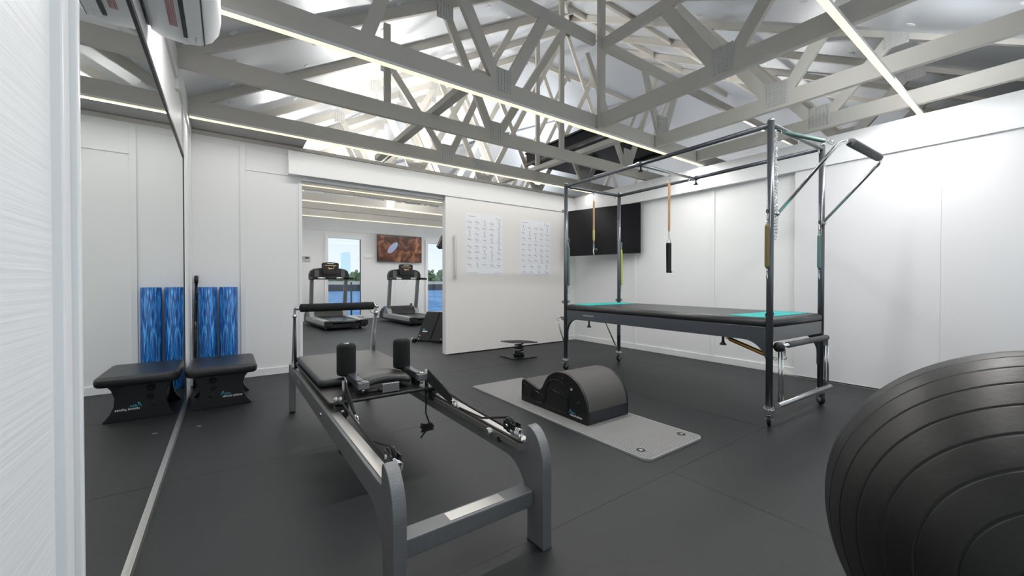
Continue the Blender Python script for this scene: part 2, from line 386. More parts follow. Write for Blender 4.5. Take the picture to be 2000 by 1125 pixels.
for i, (a, b) in enumerate((W1, W2)):
    fr = MB().box(a-.05, a+.03, YF-.03, YF+.06, 0.05, 2.27).box(b-.03, b+.05, YF-.03, YF+.06, 0.05, 2.27).box(a+.03, b-.03, YF-.03, YF+.06, 2.17, 2.27).box(a+.03, b-.03, YF-.03, YF+.06, .05, .1)
    wo_ = struct('window_%d' % (i+1), fr, whitegloss, .003)
    obj('window_pane', MB().box(a+.03, b-.03, YF+.03, YF+.034, .1, 2.17), glass, wo_)
    obj('window_gasket', MB().box(b-.045, b-.03, YF+.0, YF+.03, .1, 2.17), quaym, wo_)
we = MB().box(XE, XE+.12, YN-.15, YF+.12, 0, .4).box(XE, XE+.12, YN-.15, 6.9, .4, 2.6).box(XE, XE+.12, 9.5, YF+.12, .4, 2.6).box(XE, XE+.12, 6.9, 9.5, 2.2, 2.6)
struct('wall_east', we, white)
struct('wall_inner', MB().box(XR+.1, XE, YB, YB+.1, 0, WT), white)

# roof: hipped, foil faced.  slope tangents
TS = .585; TL = .58
YR = 5.7; ZR = 2.55+TS*(YR+.2)
def zl(x): return 2.62+TL*(x-XL)
def zn(y): return 2.55+TS*(y+.2)
def zf(y): return ZR-TS*(y-YR)
xh = (ZR-2.62)/TL+XL
rl = MB()
def quad(mb, pts): mb.add(pts+[(p[0], p[1], p[2]+.03) for p in pts], [tuple(range(len(pts))), tuple(range(len(pts), 2*len(pts)))])
hipx = lambda z: (z-2.62)/TL+XL
yl0 = -.2+(zl(XL-.16)-2.55)/TS
quad(rl, [(XL-.16, yl0, zl(XL-.16)), (xh, YR, ZR), (XL-.16, YR+(ZR-zl(XL-.16))/TS, zl(XL-.16))])
quad(rl, [(XL-.16, yl0, zl(XL-.16)), (XL-.16, YN-.16, zn(YN-.16)), (XE+.15, YN-.16, zn(YN-.16)), (XE+.15, YR, ZR), (xh, YR, ZR)])
quad(rl, [(XL-.16, YR+(ZR-zl(XL-.16))/TS, zl(XL-.16)), (xh, YR, ZR), (XE+.15, YR, ZR), (XE+.15, YF+.16, zf(YF+.16)), (XL-.16, YF+.16, zf(YF+.16))])
rl.prism([(YN-.16, 2.2), (YN-.16, zn(YN-.16)), (YR, ZR), (YF+.16, zf(YF+.16)), (YF+.16, 2.2)], 'x', XE+.12, XE+.16)
ceil = struct('ceiling', rl, foil)
ws = MB()
nl = Vector((TL, 0, -1)).normalized(); nn = Vector((0, TS, -1)).normalized()
for y in [1.1+.45*i for i in range(16)]:
    for x in [.05+.62*j for j in range(8)]:
        if zn(y) > zl(x)+.1 and zf(y) > zl(x)+.1:
            c = Vector((x, y+.2, zl(x)-.001)); ws.lathe([(.032, 0), (.030, .004), (.014, .002), (.012, .0005), (.0, .0005)], c, nl, 14)
for x in [2.3+.45*i for i in range(15)]:
    for y in [.15+.6*j for j in range(8)]:
        if zl(x) > zn(y)+.1: ws.lathe([(.032, 0), (.030, .004), (.014, .002), (.012, .0005), (.0, .0005)], Vector((x, y, zn(y)-.001)), nn, 14)
obj('fixing_washer', ws, whitegloss, ceil, kind='stuff')
# grey soffit lining in the corner by the mirror wall
struct('trim_10', MB().box(XL, .70, 4.62, YB-.0, 2.50, 2.515), soffit_m)

# ================================================================ TRUSSES
def plate_mb(mb, P, a, z, w_, h_, face):
    # punched nail plate with rows of teeth;  P(a,z,off) -> point
    def bx(a0, a1, z0, z1, o0, o1):
        v = [P(x, zz, oo) for zz in (z0, z1) for oo in (o0, o1) for x in (a0, a1)]
        mb.add(v, [(0, 2, 3, 1), (4, 5, 7, 6), (0, 1, 5, 4), (2, 6, 7, 3), (0, 4, 6, 2), (1, 3, 7, 5)])
    bx(a-w_/2, a+w_/2, z-h_/2, z+h_/2, face, face*1.09)
    nx = max(2, int(w_/.028)); nz = max(3, int(h_/.026))
    for i in range(nx):
        for k in range(nz):
            aa = a-w_/2+w_*(i+.5)/nx; zz = z-h_/2+h_*(k+.5)/nz
            bx(aa-.004, aa+.004, zz-.008, zz+.008, face*1.09, face*1.4)
TH_ = .045
def truss(axis, c, label, chord, tops, webs, plates, group, cat='roof truss', ch=.135, zc=2.50):
    def P(a, z, o=0): return Vector((a, c+o, z)) if axis == 'x' else Vector((c+o, a, z))
    side = (0, 1, 0) if axis == 'x' else (1, 0, 0)
    loc = P((chord[0]+chord[1])/2, zc)
    t = thing('roof_truss', label, cat, loc, group=group)
    obj('bottom_chord', MB().beam(P(chord[0], zc+ch/2), P(chord[1], zc+ch/2), side, TH_, ch), timber, t, .003)
    for a0, z0, a1, z1 in tops: obj('top_chord', MB().beam(P(a0, z0), P(a1, z1), side, TH_-.002, .10), timber, t, .003)
    for wi, wb_ in enumerate(webs):
        a0, z0, a1, z1 = wb_[:4]; ww = wb_[4] if len(wb_) > 4 else .085
        obj('web', MB().beam(P(a0, z0), P(a1, z1), side, TH_-.005-.0022*(wi % 7), ww), timber, t, .002)
    f = -TH_/2
    for p in plates:
        mb = MB(); plate_mb(mb, P, p[0], p[1], p[2], p[3], f); obj('nail_plate', mb, plate_m, t)
    return t
G1 = 'roof trusses running along the back wall'; G2 = 'roof trusses running away from the sliding door wall'; G3 = 'roof trusses over the treadmill room'
def auto_x(y, label, x0=XL, x1=XE-.02, nodes=(2.3, 4.6, 6.9), grp=G3, z0=2.5, extra=(), plates=True, nodew=None):
    zt = min(zn(y), zf(y))-.06; xt = (zt-2.56)/TL+XL
    tops = [(x0+.02, 2.60, xt, zt), (xt, zt, x1, zt)]
    roof = lambda x: min(zt, 2.56+TL*(x-XL))
    webs = []; pl = []
    for n_ in nodes:
        for dx in (-.62, .78):
            x = n_+dx; z = roof(x)
            # reach the roof along the slope of the web
            for _ in range(4): x = n_+dx*(z-2.6)/1.15 if dx < 0 else n_+dx*(z-2.6)/1.35; x = max(x0+.3, min(x1, x)); z = roof(x)
            webs.append((n_+(.03 if dx > 0 else -.03), 2.58, x, z-.02)); pl.append((x, z-.05, .15, .17))
        pl.append((n_, 2.62, .16, .22))
    webs += list(extra)
    return truss('x', y, label, (x0, x1), tops, webs, pl if plates else [], grp)
# girder over the reformer (flat topped) : along x at y 2.70
truss('x', 2.70, 'roof girder with flat top, carrying the long light strip above the reformer', (XL, XE-.05),
      [(XL+.02, 2.60, 1.0, 3.34), (1.0, 3.36, 2.93, 3.36), (3.0, 3.36, XE-.05, 3.36)],
      [(1.80, 2.60, 1.38, 3.34, .10), (1.88, 2.60, 2.30, 3.34, .10), (.75, 2.6, 1.0, 3.3), (4.0, 2.66, 3.72, 3.34, .08), (4.08, 2.66, 4.36, 3.34, .08)],
      [(1.85, 2.64, .15, .19), (4.04, 2.72, .2, .33), (1.37, 3.34, .16, .2)], G1)
post = MB().box(2.975-.035, 2.975+.035, 2.625, 2.675, 2.495, 3.95)
truss('x', 3.62, 'roof truss without light strip, between the two lit ones', (XL, XE-.05),
      [(XL+.02, 2.61, 3.5, zl(3.5)-.08), (3.5, 4.76, XE-.05, 4.76)],
      [(2.33, 2.60, 1.77, 3.72, .085), (2.41, 2.60, 3.45, 4.20, .085), (4.55, 2.62, 3.78, 3.95, .08), (4.63, 2.62, 5.35, 4.2, .08), (3.35, 2.6, 3.35, 4.6, .07), (1.2, 2.6, 1.2, 3.35, .06)],
      [(2.37, 2.63, .15, .2), (1.77, 3.68, .18, .17), (4.6, 2.72, .2, .3)], G1)
truss('x', 4.57, 'roof truss with light strip closest to the back wall', (XL, XE-.05),
      [(XL+.02, 2.61, 4.5, zl(4.5)-.08), (4.5, 5.29, XE-.05, 5.29)],
      [(2.23, 2.60, 1.52, 3.52, .085), (2.31, 2.60, 3.0, 4.05, .085), (3.0, 4.05, 3.35, 4.65, .085), (4.7, 2.6, 4.0, 3.7, .08), (4.8, 2.6, 5.5, 3.9, .08), (3.75, 2.6, 3.75, 4.9, .07)],
      [(2.27, 2.63, .16, .2), (1.52, 3.48, .18, .17), (2.75, 2.56, .22, .1), (4.75, 2.68, .2, .26)], G1)
auto_x(5.50, 'roof truss just beyond the back partition, first one behind it', nodes=(2.25, 3.4, 4.5, 6.9), grp=G3)
auto_x(6.40, 'second roof truss beyond the back partition', nodes=(1.9, 3.2, 4.4, 6.9), grp=G3)
auto_x(7.20, 'third roof truss beyond the back partition', nodes=(2.1, 3.5, 5.2), grp=G3)
auto_x(8.02, 'roof truss with light strip above the middle of the treadmill room', nodes=(1.6, 2.7, 4.1), grp=G3)
auto_x(8.95, 'roof truss above the treadmill belts', nodes=(2.1, 4.1, 6.1), grp=G3)
auto_x(9.82, 'roof truss with light strip closest to the window wall', nodes=(1.6, 3.9, 6.1), grp=G3)
# trusses along y, right of the girder
def ytruss(x, label, node, webs, plates, tops, chord=(YN, 2.67)):
    return truss('y', x, label, chord, tops, webs, plates, G2)
gt = ytruss(2.975, 'dark flat-topped roof girder ending at the meeting post', 1.47,
       [(1.52, 2.60, 1.95, 3.26, .10), (1.42, 2.60, 1.02, 3.14, .10)], [(1.47, 2.63, .15, .2)],
       [(YN, 2.42, .95, zn(.95)-.08), (.95, 3.30, 2.64, 3.30)])
obj('meeting_post', post, timber, gt, .003)
ytruss(3.90, 'roof truss second from the meeting post, above the trapeze table', 1.47,
       [(1.52, 2.60, 2.42, 3.90, .095), (1.42, 2.60, .98, 3.24, .095)], [(1.47, 2.63, .17, .2), (.98, 3.2, .15, .17)],
       [(YN, 2.40, 4.6, zn(4.6)-.08)])
ytruss(4.76, 'bright white roof truss running close beside the sliding door wall', 1.42,
       [(1.47, 2.60, 2.6, 4.10, .095), (1.37, 2.60, .87, 3.18, .095)], [(1.42, 2.63, .17, .2), (.87, 3.14, .16, .18)],
       [(YN, 2.40, 5.4, zn(5.4)-.08)])
for x, lb in ((5.68, 'roof truss just outside the sliding door wall'), (6.6, 'roof truss farther out beyond the sliding door wall'), (7.5, 'outermost roof truss seen over the sliding door wall')):
    ytruss(x, lb, 1.45, [(1.5, 2.6, 2.6, 4.1, .09), (1.4, 2.6, .9, 3.18, .09)], [(1.45, 2.63, .17, .2), (.9, 3.14, .16, .18)], [(YN, 2.40, 5.4, zn(5.4)-.08)])
# hip rafter and jack rafters between the slopes
hr = MB().beam((XL+.3, .55, zn(.5)-.07), (xh, YR, ZR-.08), (1, -1, 0), .045, .14)
setp(obj('hip_rafter', hr, timber, None, .003, origin=(2.7, 2.8, 4.2)), 'long diagonal hip rafter under the foil roof', 'rafter')
for i, y in enumerate((1.85, .95)):
    xe = hipx(zn(y))-.12
    setp(obj('jack_rafter', MB().beam((XL+.02, y, 2.53), (xe, y, zl(xe)-.1), (0, 1, 0), .045, .08), timber, None, .003, origin=(0, y, 2.7)), ('short sloping rafter above the wall mounted air conditioner', 'shortest sloping rafter above the camera side end of the mirror')[i], 'rafter')
# binders lying on top of the chords
setp(obj('binder_beam', MB().box(1.62, 1.71, 2.74, 5.42, 2.637, 2.70), timber, None, .003, origin=(1.66, 4, 2.64)), 'dark flat binder beam lying across the trusses left of centre', 'beam')
setp(obj('binder_beam', MB().box(3.68, 3.77, 2.74, 5.42, 2.637, 2.70), timber, None, .003, origin=(3.72, 4, 2.64)), 'pale binder beam lying across the trusses beside the black duct', 'beam')
# black duct boxes
for i, (y0, y1) in enumerate(((3.68, 4.50), (4.62, 5.44))):
    t = thing('duct_box', ('black rectangular duct box under the roof, nearer piece', 'black rectangular duct box under the roof, piece above the back wall')[i], 'duct', (4.9, (y0+y1)/2, 3.02), group='black duct boxes in the roof')
    obj('duct_panel', MB().box(4.22, 5.62, y0, y1, 3.04, 3.20), duct_m, t, .004)
    obj('duct_flange', MB().box(4.19, 4.24, y0-.01, y1+.01, 3.0, 3.04).box(4.19, 4.24, y0-.01, y1+.01, 3.20, 3.225).box(5.60, 5.64, y0-.01, y1+.01, 3.0, 3.04).box(4.24, 5.6, y0-.01, y0+.02, 3.02, 3.045), blackp, t)

# LED strips
def led(y, x0, x1, z, label, group, power):
    t = thing('led_strip_light', label, 'strip light', ((x0+x1)/2, y, z), group=group)
    obj('housing', MB().box(x0, x1, y-.018, y+.018, z+.009, z+.03), whitegloss, t)
    obj('diffuser', MB().box(x0+.005, x1-.005, y-.0165, y+.0165, z+.001, z+.009), led_m, t)
    if power: area('strip_glow', ((x0+x1)/2, y, z-.0015), (0, 0, 0), x1-x0-.02, .006, power, LEDC)
GL = 'LED strip lights'
led(4.563, XL+.02, 4.90, 2.468, 'warm LED strip light on the truss nearest the back wall', GL, 16)
led(2.695, XL+.02, 4.90, 2.468, 'warm LED strip light under the girder above the reformer', GL, 56)
led(.75, .4, 5.05, 2.468, 'warm LED strip light crossing the trusses at the top right', GL, 50)
led(8.0, XL+.02, 8.8, 2.468, 'LED strip light seen high through the doorway, nearer one', GL, 42)
led(9.80, XL+.02, 8.8, 2.468, 'LED strip light nearest the window wall of the treadmill room', GL, 42)
led(6.75, XL+.02, 8.8, 2.468, 'LED strip light just behind the top of the doorway', GL, 42)
FILL_LAB = ('among the trusses behind the back wall above the doorway', 'among the trusses behind the back wall farther right', 'over the left side of the treadmill room', 'over the right side of the treadmill room',
        'on the dark girder by the top right light strip', 'near the window wall of the treadmill room', 'far over the side room at the right', 'on the second truss by the top right light strip', 'facing the window wall over the treadmill room')
for i, (x, y, z, p) in enumerate(FILLS):  # added fittings with no known source, mostly hidden behind the beams
    side = i in (4, 7)
    if i == 8:
        t = thing('fill_lamp', 'small white added fill light ' + FILL_LAB[i], 'light fitting', (x, y, z)); obj('fill_lamp_body', MB().box(x-.2, x+.2, y-.022, y-.003, z-.02, z+.025), whitegloss, t)
        area('truss_fill', (x, y, z), (math.radians(92), 0, 0), .38, .035, p, (1, .98, .96)); continue
    t = thing('fill_lamp', 'small white uplight fitting ' + FILL_LAB[i], 'light fitting', (x, y, z))
    if side:
        obj('fill_lamp_body', MB().box(x-.022, x-.003, y-.11, y+.11, z-.02, z+.025), whitegloss, t, .004)
        area('truss_fill', (x, y, z), (0, -math.radians(92), 0), .035, .2, p, (.95, .98, 1))
    else:
        obj('fill_lamp_body', MB().box(x-.12, x+.12, y-.06, y+.06, z-.045, z-.005), whitegloss, t, .004)
        obj('bracket', MB().box(x-.01, x+.01, y-.04, y+.45, z-.06, z-.045), steel, t)
        area('fill_beam', (x, y, z), UP, .22, .1, p, (1, .97, .93))

# ================================================================ MIRROR, AIR CONDITIONER
mi = thing('wall_mirror', 'tall frameless mirror covering the left wall beside the door casing', 'mirror', (XL, 2.55, 0))
obj('mirror_glass', MB().box(XL+.004, XL+.0075, 1.0, 4.115, .035, 2.0), mirror_m, mi)
obj('top_channel', MB().box(XL+.002, XL+.014, 1.0, 4.118, 1.995, 2.018).box(XL+.002, XL+.011, 4.112, 4.12, .035, 2.0), blackp, mi, label='thin dark edge channel')
obj('bottom_channel', MB().box(XL, XL+.020, 1.0, 4.60, 0, .036), alu, mi, .002, label='brushed silver floor channel')

ac = thing('air_conditioner', 'white split air conditioner unit mounted above the mirror', 'air conditioner', (XL, 2.0, 2.13))
def acprof(r0=0):
    return [(XL+.012, 2.155), (XL+.05, 2.135), (XL+.14, 2.128), (XL+.20, 2.14), (XL+.238, 2.165), (XL+.262, 2.205), (XL+.27, 2.26), (XL+.268, 2.36), (XL+.25, 2.42), (XL+.2, 2.44), (XL+.012, 2.44)]
ab = MB()
pr = acprof(); yA, yB = 1.56, 2.46
# body with rounded end: successive shrunken sections
secs = [(yA, 1.0), (yB-.05, 1.0), (yB-.025, .985), (yB-.01, .95), (yB, .88)]
vs = []; cx_, cz_ = XL+.012, 2.30
for y, k in secs:
    for x, z in pr: vs.append((cx_+(x-cx_)*k, y, cz_+(z-cz_)*(.5+.5*k)))
n_ = len(pr); fs = [(i*n_+k, i*n_+(k+1) % n_, (i+1)*n_+(k+1) % n_, (i+1)*n_+k) for i in range(len(secs)-1) for k in range(n_)]
fs += [tuple(range(n_)), tuple((len(secs)-1)*n_+k for k in range(n_))]
ab.add(vs, fs, True)
obj('casing', ab, ac_m, ac)
obj('outlet_slot', MB().box(XL+.132, XL+.146, 1.62, 2.36, 2.120, 2.130), blackp, ac, label='dark air outlet slot')
obj('outlet_slot', MB().prism([(XL+.203, 2.134), (XL+.208, 2.138), (XL+.208, 2.15), (XL+.203, 2.15)], 'y', 1.60, 2.425), blackp, ac, label='thin dark seam behind the front cover')
obj('louver', MB().prism([(XL+.148, 2.123), (XL+.202, 2.133), (XL+.202, 2.137), (XL+.148, 2.127)], 'y', 1.62, 2.35), ac_m, ac)
obj('louver', MB().prism([(XL+.148, 2.122), (XL+.174, 2.127), (XL+.174, 2.131), (XL+.148, 2.126)], 'y', 2.352, 2.41), ac_m, ac)
obj('louver', MB().prism([(XL+.176, 2.127), (XL+.202, 2.133), (XL+.202, 2.137), (XL+.176, 2.131)], 'y', 2.352, 2.41), ac_m, ac)
st = MB()
for i in range(5): st.box(XL+.088+.006*i, XL+.0915+.006*i, 1.9, 2.30, 2.1285, 2.1315)
obj('warning_print', st, skin_red, ac, label='faded red printed warning strip')
obj('rear_gap', MB().box(XL+.002, XL+.012, 1.56, 2.42, 2.16, 2.43), blackp, ac)

# ================================================================ STEP BENCH, ROLLERS, POLE in the corner
be = thing('step_bench', 'black padded step bench with a curved moulded body, standing beside the mirror', 'bench', (-.03, 4.17, 0))
def bench_panel(y0, y1, name):
    L_ = [(-.235, 0), (.165, 0), (.16, .012), (.128, .055), (.105, .11), (.100, .17), (.118, .23), (.15, .27), (-.22, .27), (-.20, .23), (-.178, .17), (-.182, .11), (-.2, .055), (-.23, .012)]
    return obj(name, MB().prism(L_, 'y', y0, y1), blackp, be, .004)
fp = bench_panel(3.93, 3.965, 'front_panel'); bench_panel(4.385, 4.42, 'rear_panel')
obj('core', MB().prism([(-.16, .06), (.09, .06), (.085, .14), (.1, .27), (-.19, .27), (-.165, .15)], 'y', 3.965, 4.385), blackp, be)
obj('cushion', MB().rbox(-.262, .20, 3.86, 4.46, .262, .335, .05, edge=.026), blackv, be)
ho = MB()
for x, z, r in ((-.095, .222, .026), (-.092, .158, .021), (-.108, .1, .016)): ho.lathe([(r, 0), (r, .001), (0, .001)], (x, 3.93, z), (0, -1, 0), 20)
obj('hole', ho, foam, fp, kind='stuff')
logo(fp, (-.035, 3.929, .085), (1, 0, 0), (0, 0, 1), .024)

for i, (x, tx) in enumerate(((-.155, -.153), (.012, .014))):
    mb = MB(); mb.lathe([(0, 0), (.073, 0), (.076, .004), (.076, .946), (.073, .95), (.016, .95), (.016, .944), (0, .944)], (x, 4.885, .001), (.0, .022, 1), 32)
    r_ = obj('foam_roller', mb, marble, None, origin=(x, 4.88, 0))
    setp(r_, ('blue marbled foam roller standing in the corner, closer to the mirror', 'blue marbled foam roller standing against the wall, farther from the mirror')[i], 'foam roller', 'blue foam rollers')
po = thing('exercise_pole', 'thin black pole with a capped end leaning in the corner', 'pole', (-.25, 4.82, 0))
obj('shaft', MB().cyl((-.253, 4.76, .002), (-.243, 4.965, 1.0), .012), blackg, po)
obj('end_cap', MB().cyl((-.2435, 4.955, .99), (-.2428, 4.97, 1.06), .0165), blackp, po)
ws_ = setp(obj('door_wedge', MB().rbox(-.175, -.150, 3.485, 3.50, .0, .004, .004), alu, None, origin=(-.16, 3.49, 0)), 'tiny metal floor plate near the mirror channel', 'floor plate')

# ================================================================ REFORMER
rf = thing('reformer', 'grey steel pilates reformer bed in the foreground with black carriage', 'exercise machine', (.69, 2.3, 0))
def rail_poly(far=True):
    p = [(1.118, 0)]
    for i in range(17): a = PI-PI/2*i/16; p.append((1.118+.095+.095*math.cos(a), .300+.145*math.sin(a)))
    p += [(1.222, .43), (1.226, .375), (1.25, .372), (3.475, .372), (3.475, .36)]
    p += [(3.475, .285), (1.40, .285)]
    for i in range(13): a = PI/2+PI/2*i/12; p.append((1.36+.14*math.cos(a)+.0, .145+.14*math.sin(a)))
    p += [(1.215, .10), (1.215, 0)]
    return p
for x0 in (.383, .945):
    r_ = obj('side_rail', MB().prism(rail_poly(), 'x', x0, x0+.042), frame_grey, rf, .003)
    obj('track', MB().box(*((x0+.042, x0+.060) if x0 < .5 else (x0-.018, x0)), 1.235, 3.42, .340, .365).box(*((x0+.012, x0+.052) if x0 < .5 else (x0-.010, x0+.030)), 1.238, 3.42, .372, .378), alu, r_, label='bright aluminium track')
    obj('leg', MB().box(x0, x0+.042, 3.43, 3.475, .01, .34), frame_grey, rf, .003)
    obj('foot_pad', MB().box(x0-.002, x0+.044, 1.12, 1.213, 0, .006), blackp, r_)
    obj('foot_pad', MB().cyl((x0+.02, 3.45, 0), (x0+.02, 3.45, .014), .02), blackp, rf)
obj('cross_bar', MB().box(.425, .945, 1.175, 1.245, .145, .205), frame_grey, rf, .004)
obj('info_plate', MB().box(.60, .82, 1.185, 1.235, .2052, .2062), alu, rf, label='silver rating plate')
obj('cross_bar', MB().box(.425, .945, 3.43, 3.475, .28, .34), frame_grey, rf, .004)
obj('rail_label', MB().box(.3815, .383, 2.92, 3.02, .325, .345), alu, rf, label='small pale maker label')
# carriage
obj('carriage_frame', MB().rbox(.395, .975, 2.045, 3.23, .402, .418, .03, edge=.006), blackp, rf)
cu = MB().rbox(.402, .968, 2.36, 3.24, .419, .462, .035, edge=.018)
obj('carriage_cushion', cu, greyv, rf)
# head rest: a curved pad on a tilting plate
hp = MB(); n_ = 12
prof = []
for i in range(n_+1):
    t = i/n_; x = .565+.265*t; z = .462+.022*math.sin(PI*t)
    prof.append((x, z))
vs = []
for j, y in enumerate((2.12, 2.135, 2.20, 2.33, 2.345)):
    k = (0, .014, .018, .014, 0)[j]
    for x, z in prof: vs.append((x, y, z+k))
for j, y in enumerate((2.12, 2.345)):
    for x, z in prof: vs.append((x, y, z-.020))
m_ = len(prof); fs = [(j*m_+i, j*m_+i+1, (j+1)*m_+i+1, (j+1)*m_+i) for j in range(4) for i in range(m_-1)]
fs += [(5*m_+i, 5*m_+i+1, 6*m_+i+1, 6*m_+i) for i in range(m_-1)] + [(i, i+1, 5*m_+i+1, 5*m_+i) for i in range(m_-1)] + [(4*m_+i, 4*m_+i+1, 6*m_+i+1, 6*m_+i) for i in range(m_-1)]
fs += [(0, m_, 2*m_, 3*m_, 4*m_, 6*m_, 5*m_), tuple(q+m_-1 for q in (0, m_, 2*m_, 3*m_, 4*m_, 6*m_, 5*m_))]
hp.add(vs, fs, True)
obj('head_rest', hp, blackv, rf, .006)
obj('head_rest_plate', MB().box(.655, .745, 2.068, 2.082, .421, .468), steel, rf, .002, label='square grey metal plate')
obj('head_rest_lever', MB().cyl((.58, 2.095, .434), (.64, 2.085, .436), .007).cyl((.64, 2.085, .436), (.665, 2.083, .438), .010), blackp, rf)
for s_, x in ((-1, .545), (1, .865)):
    sr = obj('shoulder_rest', MB().lathe([(0, 0), (.036, 0), (.048, .006), (.051, .02), (.051, .158), (.047, .172), (.036, .178), (.012, .178)], (x, 2.36, .475), (0, 0, 1), 28), foam, rf)
    obj('end_bolt', MB().lathe([(.014, .0), (.014, .004), (0, .006)], (x, 2.36, .652), (0, 0, 1), 14), steel if s_ < 0 else blackp, sr)
    obj('shoulder_post', MB().cyl((x, 2.36, .415), (x, 2.36, .48), .012), steel, rf)
    br = obj('shoulder_bracket', MB().box(x+.012-.018, x+.012+.018, 2.12, 2.34, .455, .492), tube_grey, rf, .003)
    obj('bracket_block', MB().box(x-.006+.0, x+.05, 2.085, 2.13, .450, .485), frame_grey, br, .003)
    obj('bracket_bolt', MB().cyl((x+.022, 2.105, .485), (x+.022, 2.105, .493), .011).cyl((x+.022, 2.105, .43), (x+.022, 2.105, .45), .008), chrome, br)
    obj('bracket_upright', MB().box(x-.004, x+.026, 2.14, 2.2, .418, .456), blackp, br)
# rope posts, webbing handles and ropes
def rope_side(x, sgn):
    obj('rope_post', MB().cyl((x, 2.10, .418), (x, 2.10, .505), .011), steel, rf)
    xr = x
    px = .44 if sgn < 0 else .925
    pt = Vector((px, 1.30, .425))                         # pulley centre
    a = Vector((x+sgn*.0, 2.085, .475)); b = Vector((x+(px-x)*.28, 1.86 if sgn < 0 else 1.80, .405))
    # webbing loop, tapering strap
    sb = MB(); d_ = (b-a); sd = Vector((0, .15, 1)).cross(d_).normalized()
    v = []
    for t, hw in (((0, .034), (.5, .022), (1, .009)) if sgn < 0 else ((0, .036), (.6, .032), (1, .022))):
        p = a+d_*t
        for o_ in (-1, 1):
            for q in (-1, 1): v.append(p+Vector((0, 0, 1))*hw*o_ + sd*.004*q)
    sb.add(v, [(0, 1, 3, 2), (8, 9, 11, 10)]+[(k*4+i, k*4+j, k*4+4+j, k*4+4+i) for k in (0, 1) for i, j in ((0, 1), (1, 3), (3, 2), (2, 0))])
    st_ = obj('strap', sb, rope, rf, .002, label='black webbing foot strap')
    c = b+d_.normalized()*.03
    obj('buckle', MB().tube([b, c], .005, 8).torus(c+d_.normalized()*.012, (1, .1, 0), .014, .0035).tube([c+d_.normalized()*.024, c+d_.normalized()*.055], .0055, 8), chrome, st_)
    e_ = c+d_.normalized()*.05
    obj('rope', MB().tube([e_, (e_+pt)/2+Vector((0, 0, -.012)), pt+Vector((0, .015, .026)), pt+Vector((0, -.012, .024)), pt+Vector((0, -.026, 0))], .0048, 8), rope, rf)
    cl = Vector((x-.03*(-sgn), 2.02, .425)) if sgn > 0 else Vector((x-.03, 2.03, .425))
    obj('rope', MB().tube([cl, (cl+pt)/2+Vector((sgn*.004, 0, -.02)), pt+Vector((sgn*.006, .01, -.024)), pt+Vector((0, -.02, -.018))], .0048, 8), rope, rf)
    obj('rope_clamp', MB().ball(cl+Vector((0, .01, .006)), .013).ball(cl+Vector((.02*sgn, .02, .006)), .012).cyl(cl+Vector((0, .015, -.02)), cl+Vector((0, .015, .01)), .008), steel, rf)
    pu = obj('pulley', MB().lathe([(0, -.012), (.026, -.012), (.030, -.009), (.022, -.004), (.022, .004), (.030, .009), (.026, .012), (0, .012)], pt, (1, 0, 0), 26).box(px-.016, px-.012, 1.25, 1.325, .405, .44).box(px+.012, px+.016, 1.25, 1.325, .405, .44), blackp, rf)
    obj('pulley_bolt', MB().lathe([(.007, 0), (.007, .004), (0, .004)], pt+Vector((-.016, 0, 0)), (-1, 0, 0), 12), chrome, pu)
    obj('tension_spring', MB().coil((px, 1.278, .408), (px, 1.228, .408), .017, .0026, 5.5), chrome, rf)
    obj('pulley_arm', MB().cyl((px, 1.235, .385), (px, 1.235, .41), .006), chrome, rf)
rope_side(.475, -1); rope_side(.915, 1)
# carriage roller brackets and hanging cords
for x, s_ in ((.42, 1), (.915, -1)):
    cb = obj('roller_bracket', MB().rbox(x, x+.06, 2.03, 2.09, .345, .40, .008), blackp, rf)
    obj('bolt', MB().lathe([(.009, 0), (.009, .005), (0, .006)], (x+.03, 2.03, .375), (0, -1, 0), 12), chrome, cb)
obj('bolt', MB().lathe([(.010, 0), (.010, .005), (0, .006)], (.383, 2.19, .33), (-1, 0, 0), 12), chrome, rf)
cx, cy = .90, 2.08
kn = MB().tube([(cx, cy, .40), (cx+.002, cy, .33), (cx-.004, cy-.01, .27), (cx+.012, cy-.02, .215), (cx+.028, cy-.03, .20)], .0045, 8)
for k in range(5): kn.tube([(cx-.045+.004*k, cy-.03+.006*k, .205+.008*math.sin(k*2)), (cx-.02, cy-.03-.004*k, .190+.007*k), (cx+.035-.003*k, cy-.03, .196+.004*k), (cx+.03, cy-.03+.008*k, .18+.006*k), (cx-.04+.003*k, cy-.03, .178+.008*k)], .0045, 7)
kn.tube([(cx, cy-.03, .19), (cx-.03, cy-.035, .165), (cx-.045, cy-.035, .148)], .0045, 7)
obj('hanging_cord', kn, rope, rf, label='black cord ending in a bundled knot')
kn = MB().tube([(.475, 2.09, .42), (.478, 2.085, .34), (.47, 2.08, .26), (.46, 2.08, .2)], .0045, 8)
for k in range(5): kn.tube([(.455+.004*k, 2.07, .21), (.44+.01*k, 2.06, .17-.004*k), (.47, 2.05+.004*k, .14+.003*k), (.5-.005*k, 2.06, .16), (.46, 2.08, .2)], .0045, 7)
obj('hanging_cord', kn, rope, rf, label='black coiled cord hanging under the left rail')
# stop knob on right rail
obj('stop_knob', MB().cyl((.945, 1.45, .352), (.905, 1.45, .352), .017), steel, rf)
obj('stop_knob', MB().cyl((.945, 1.385, .338), (.925, 1.385, .338), .012), blackp, rf)
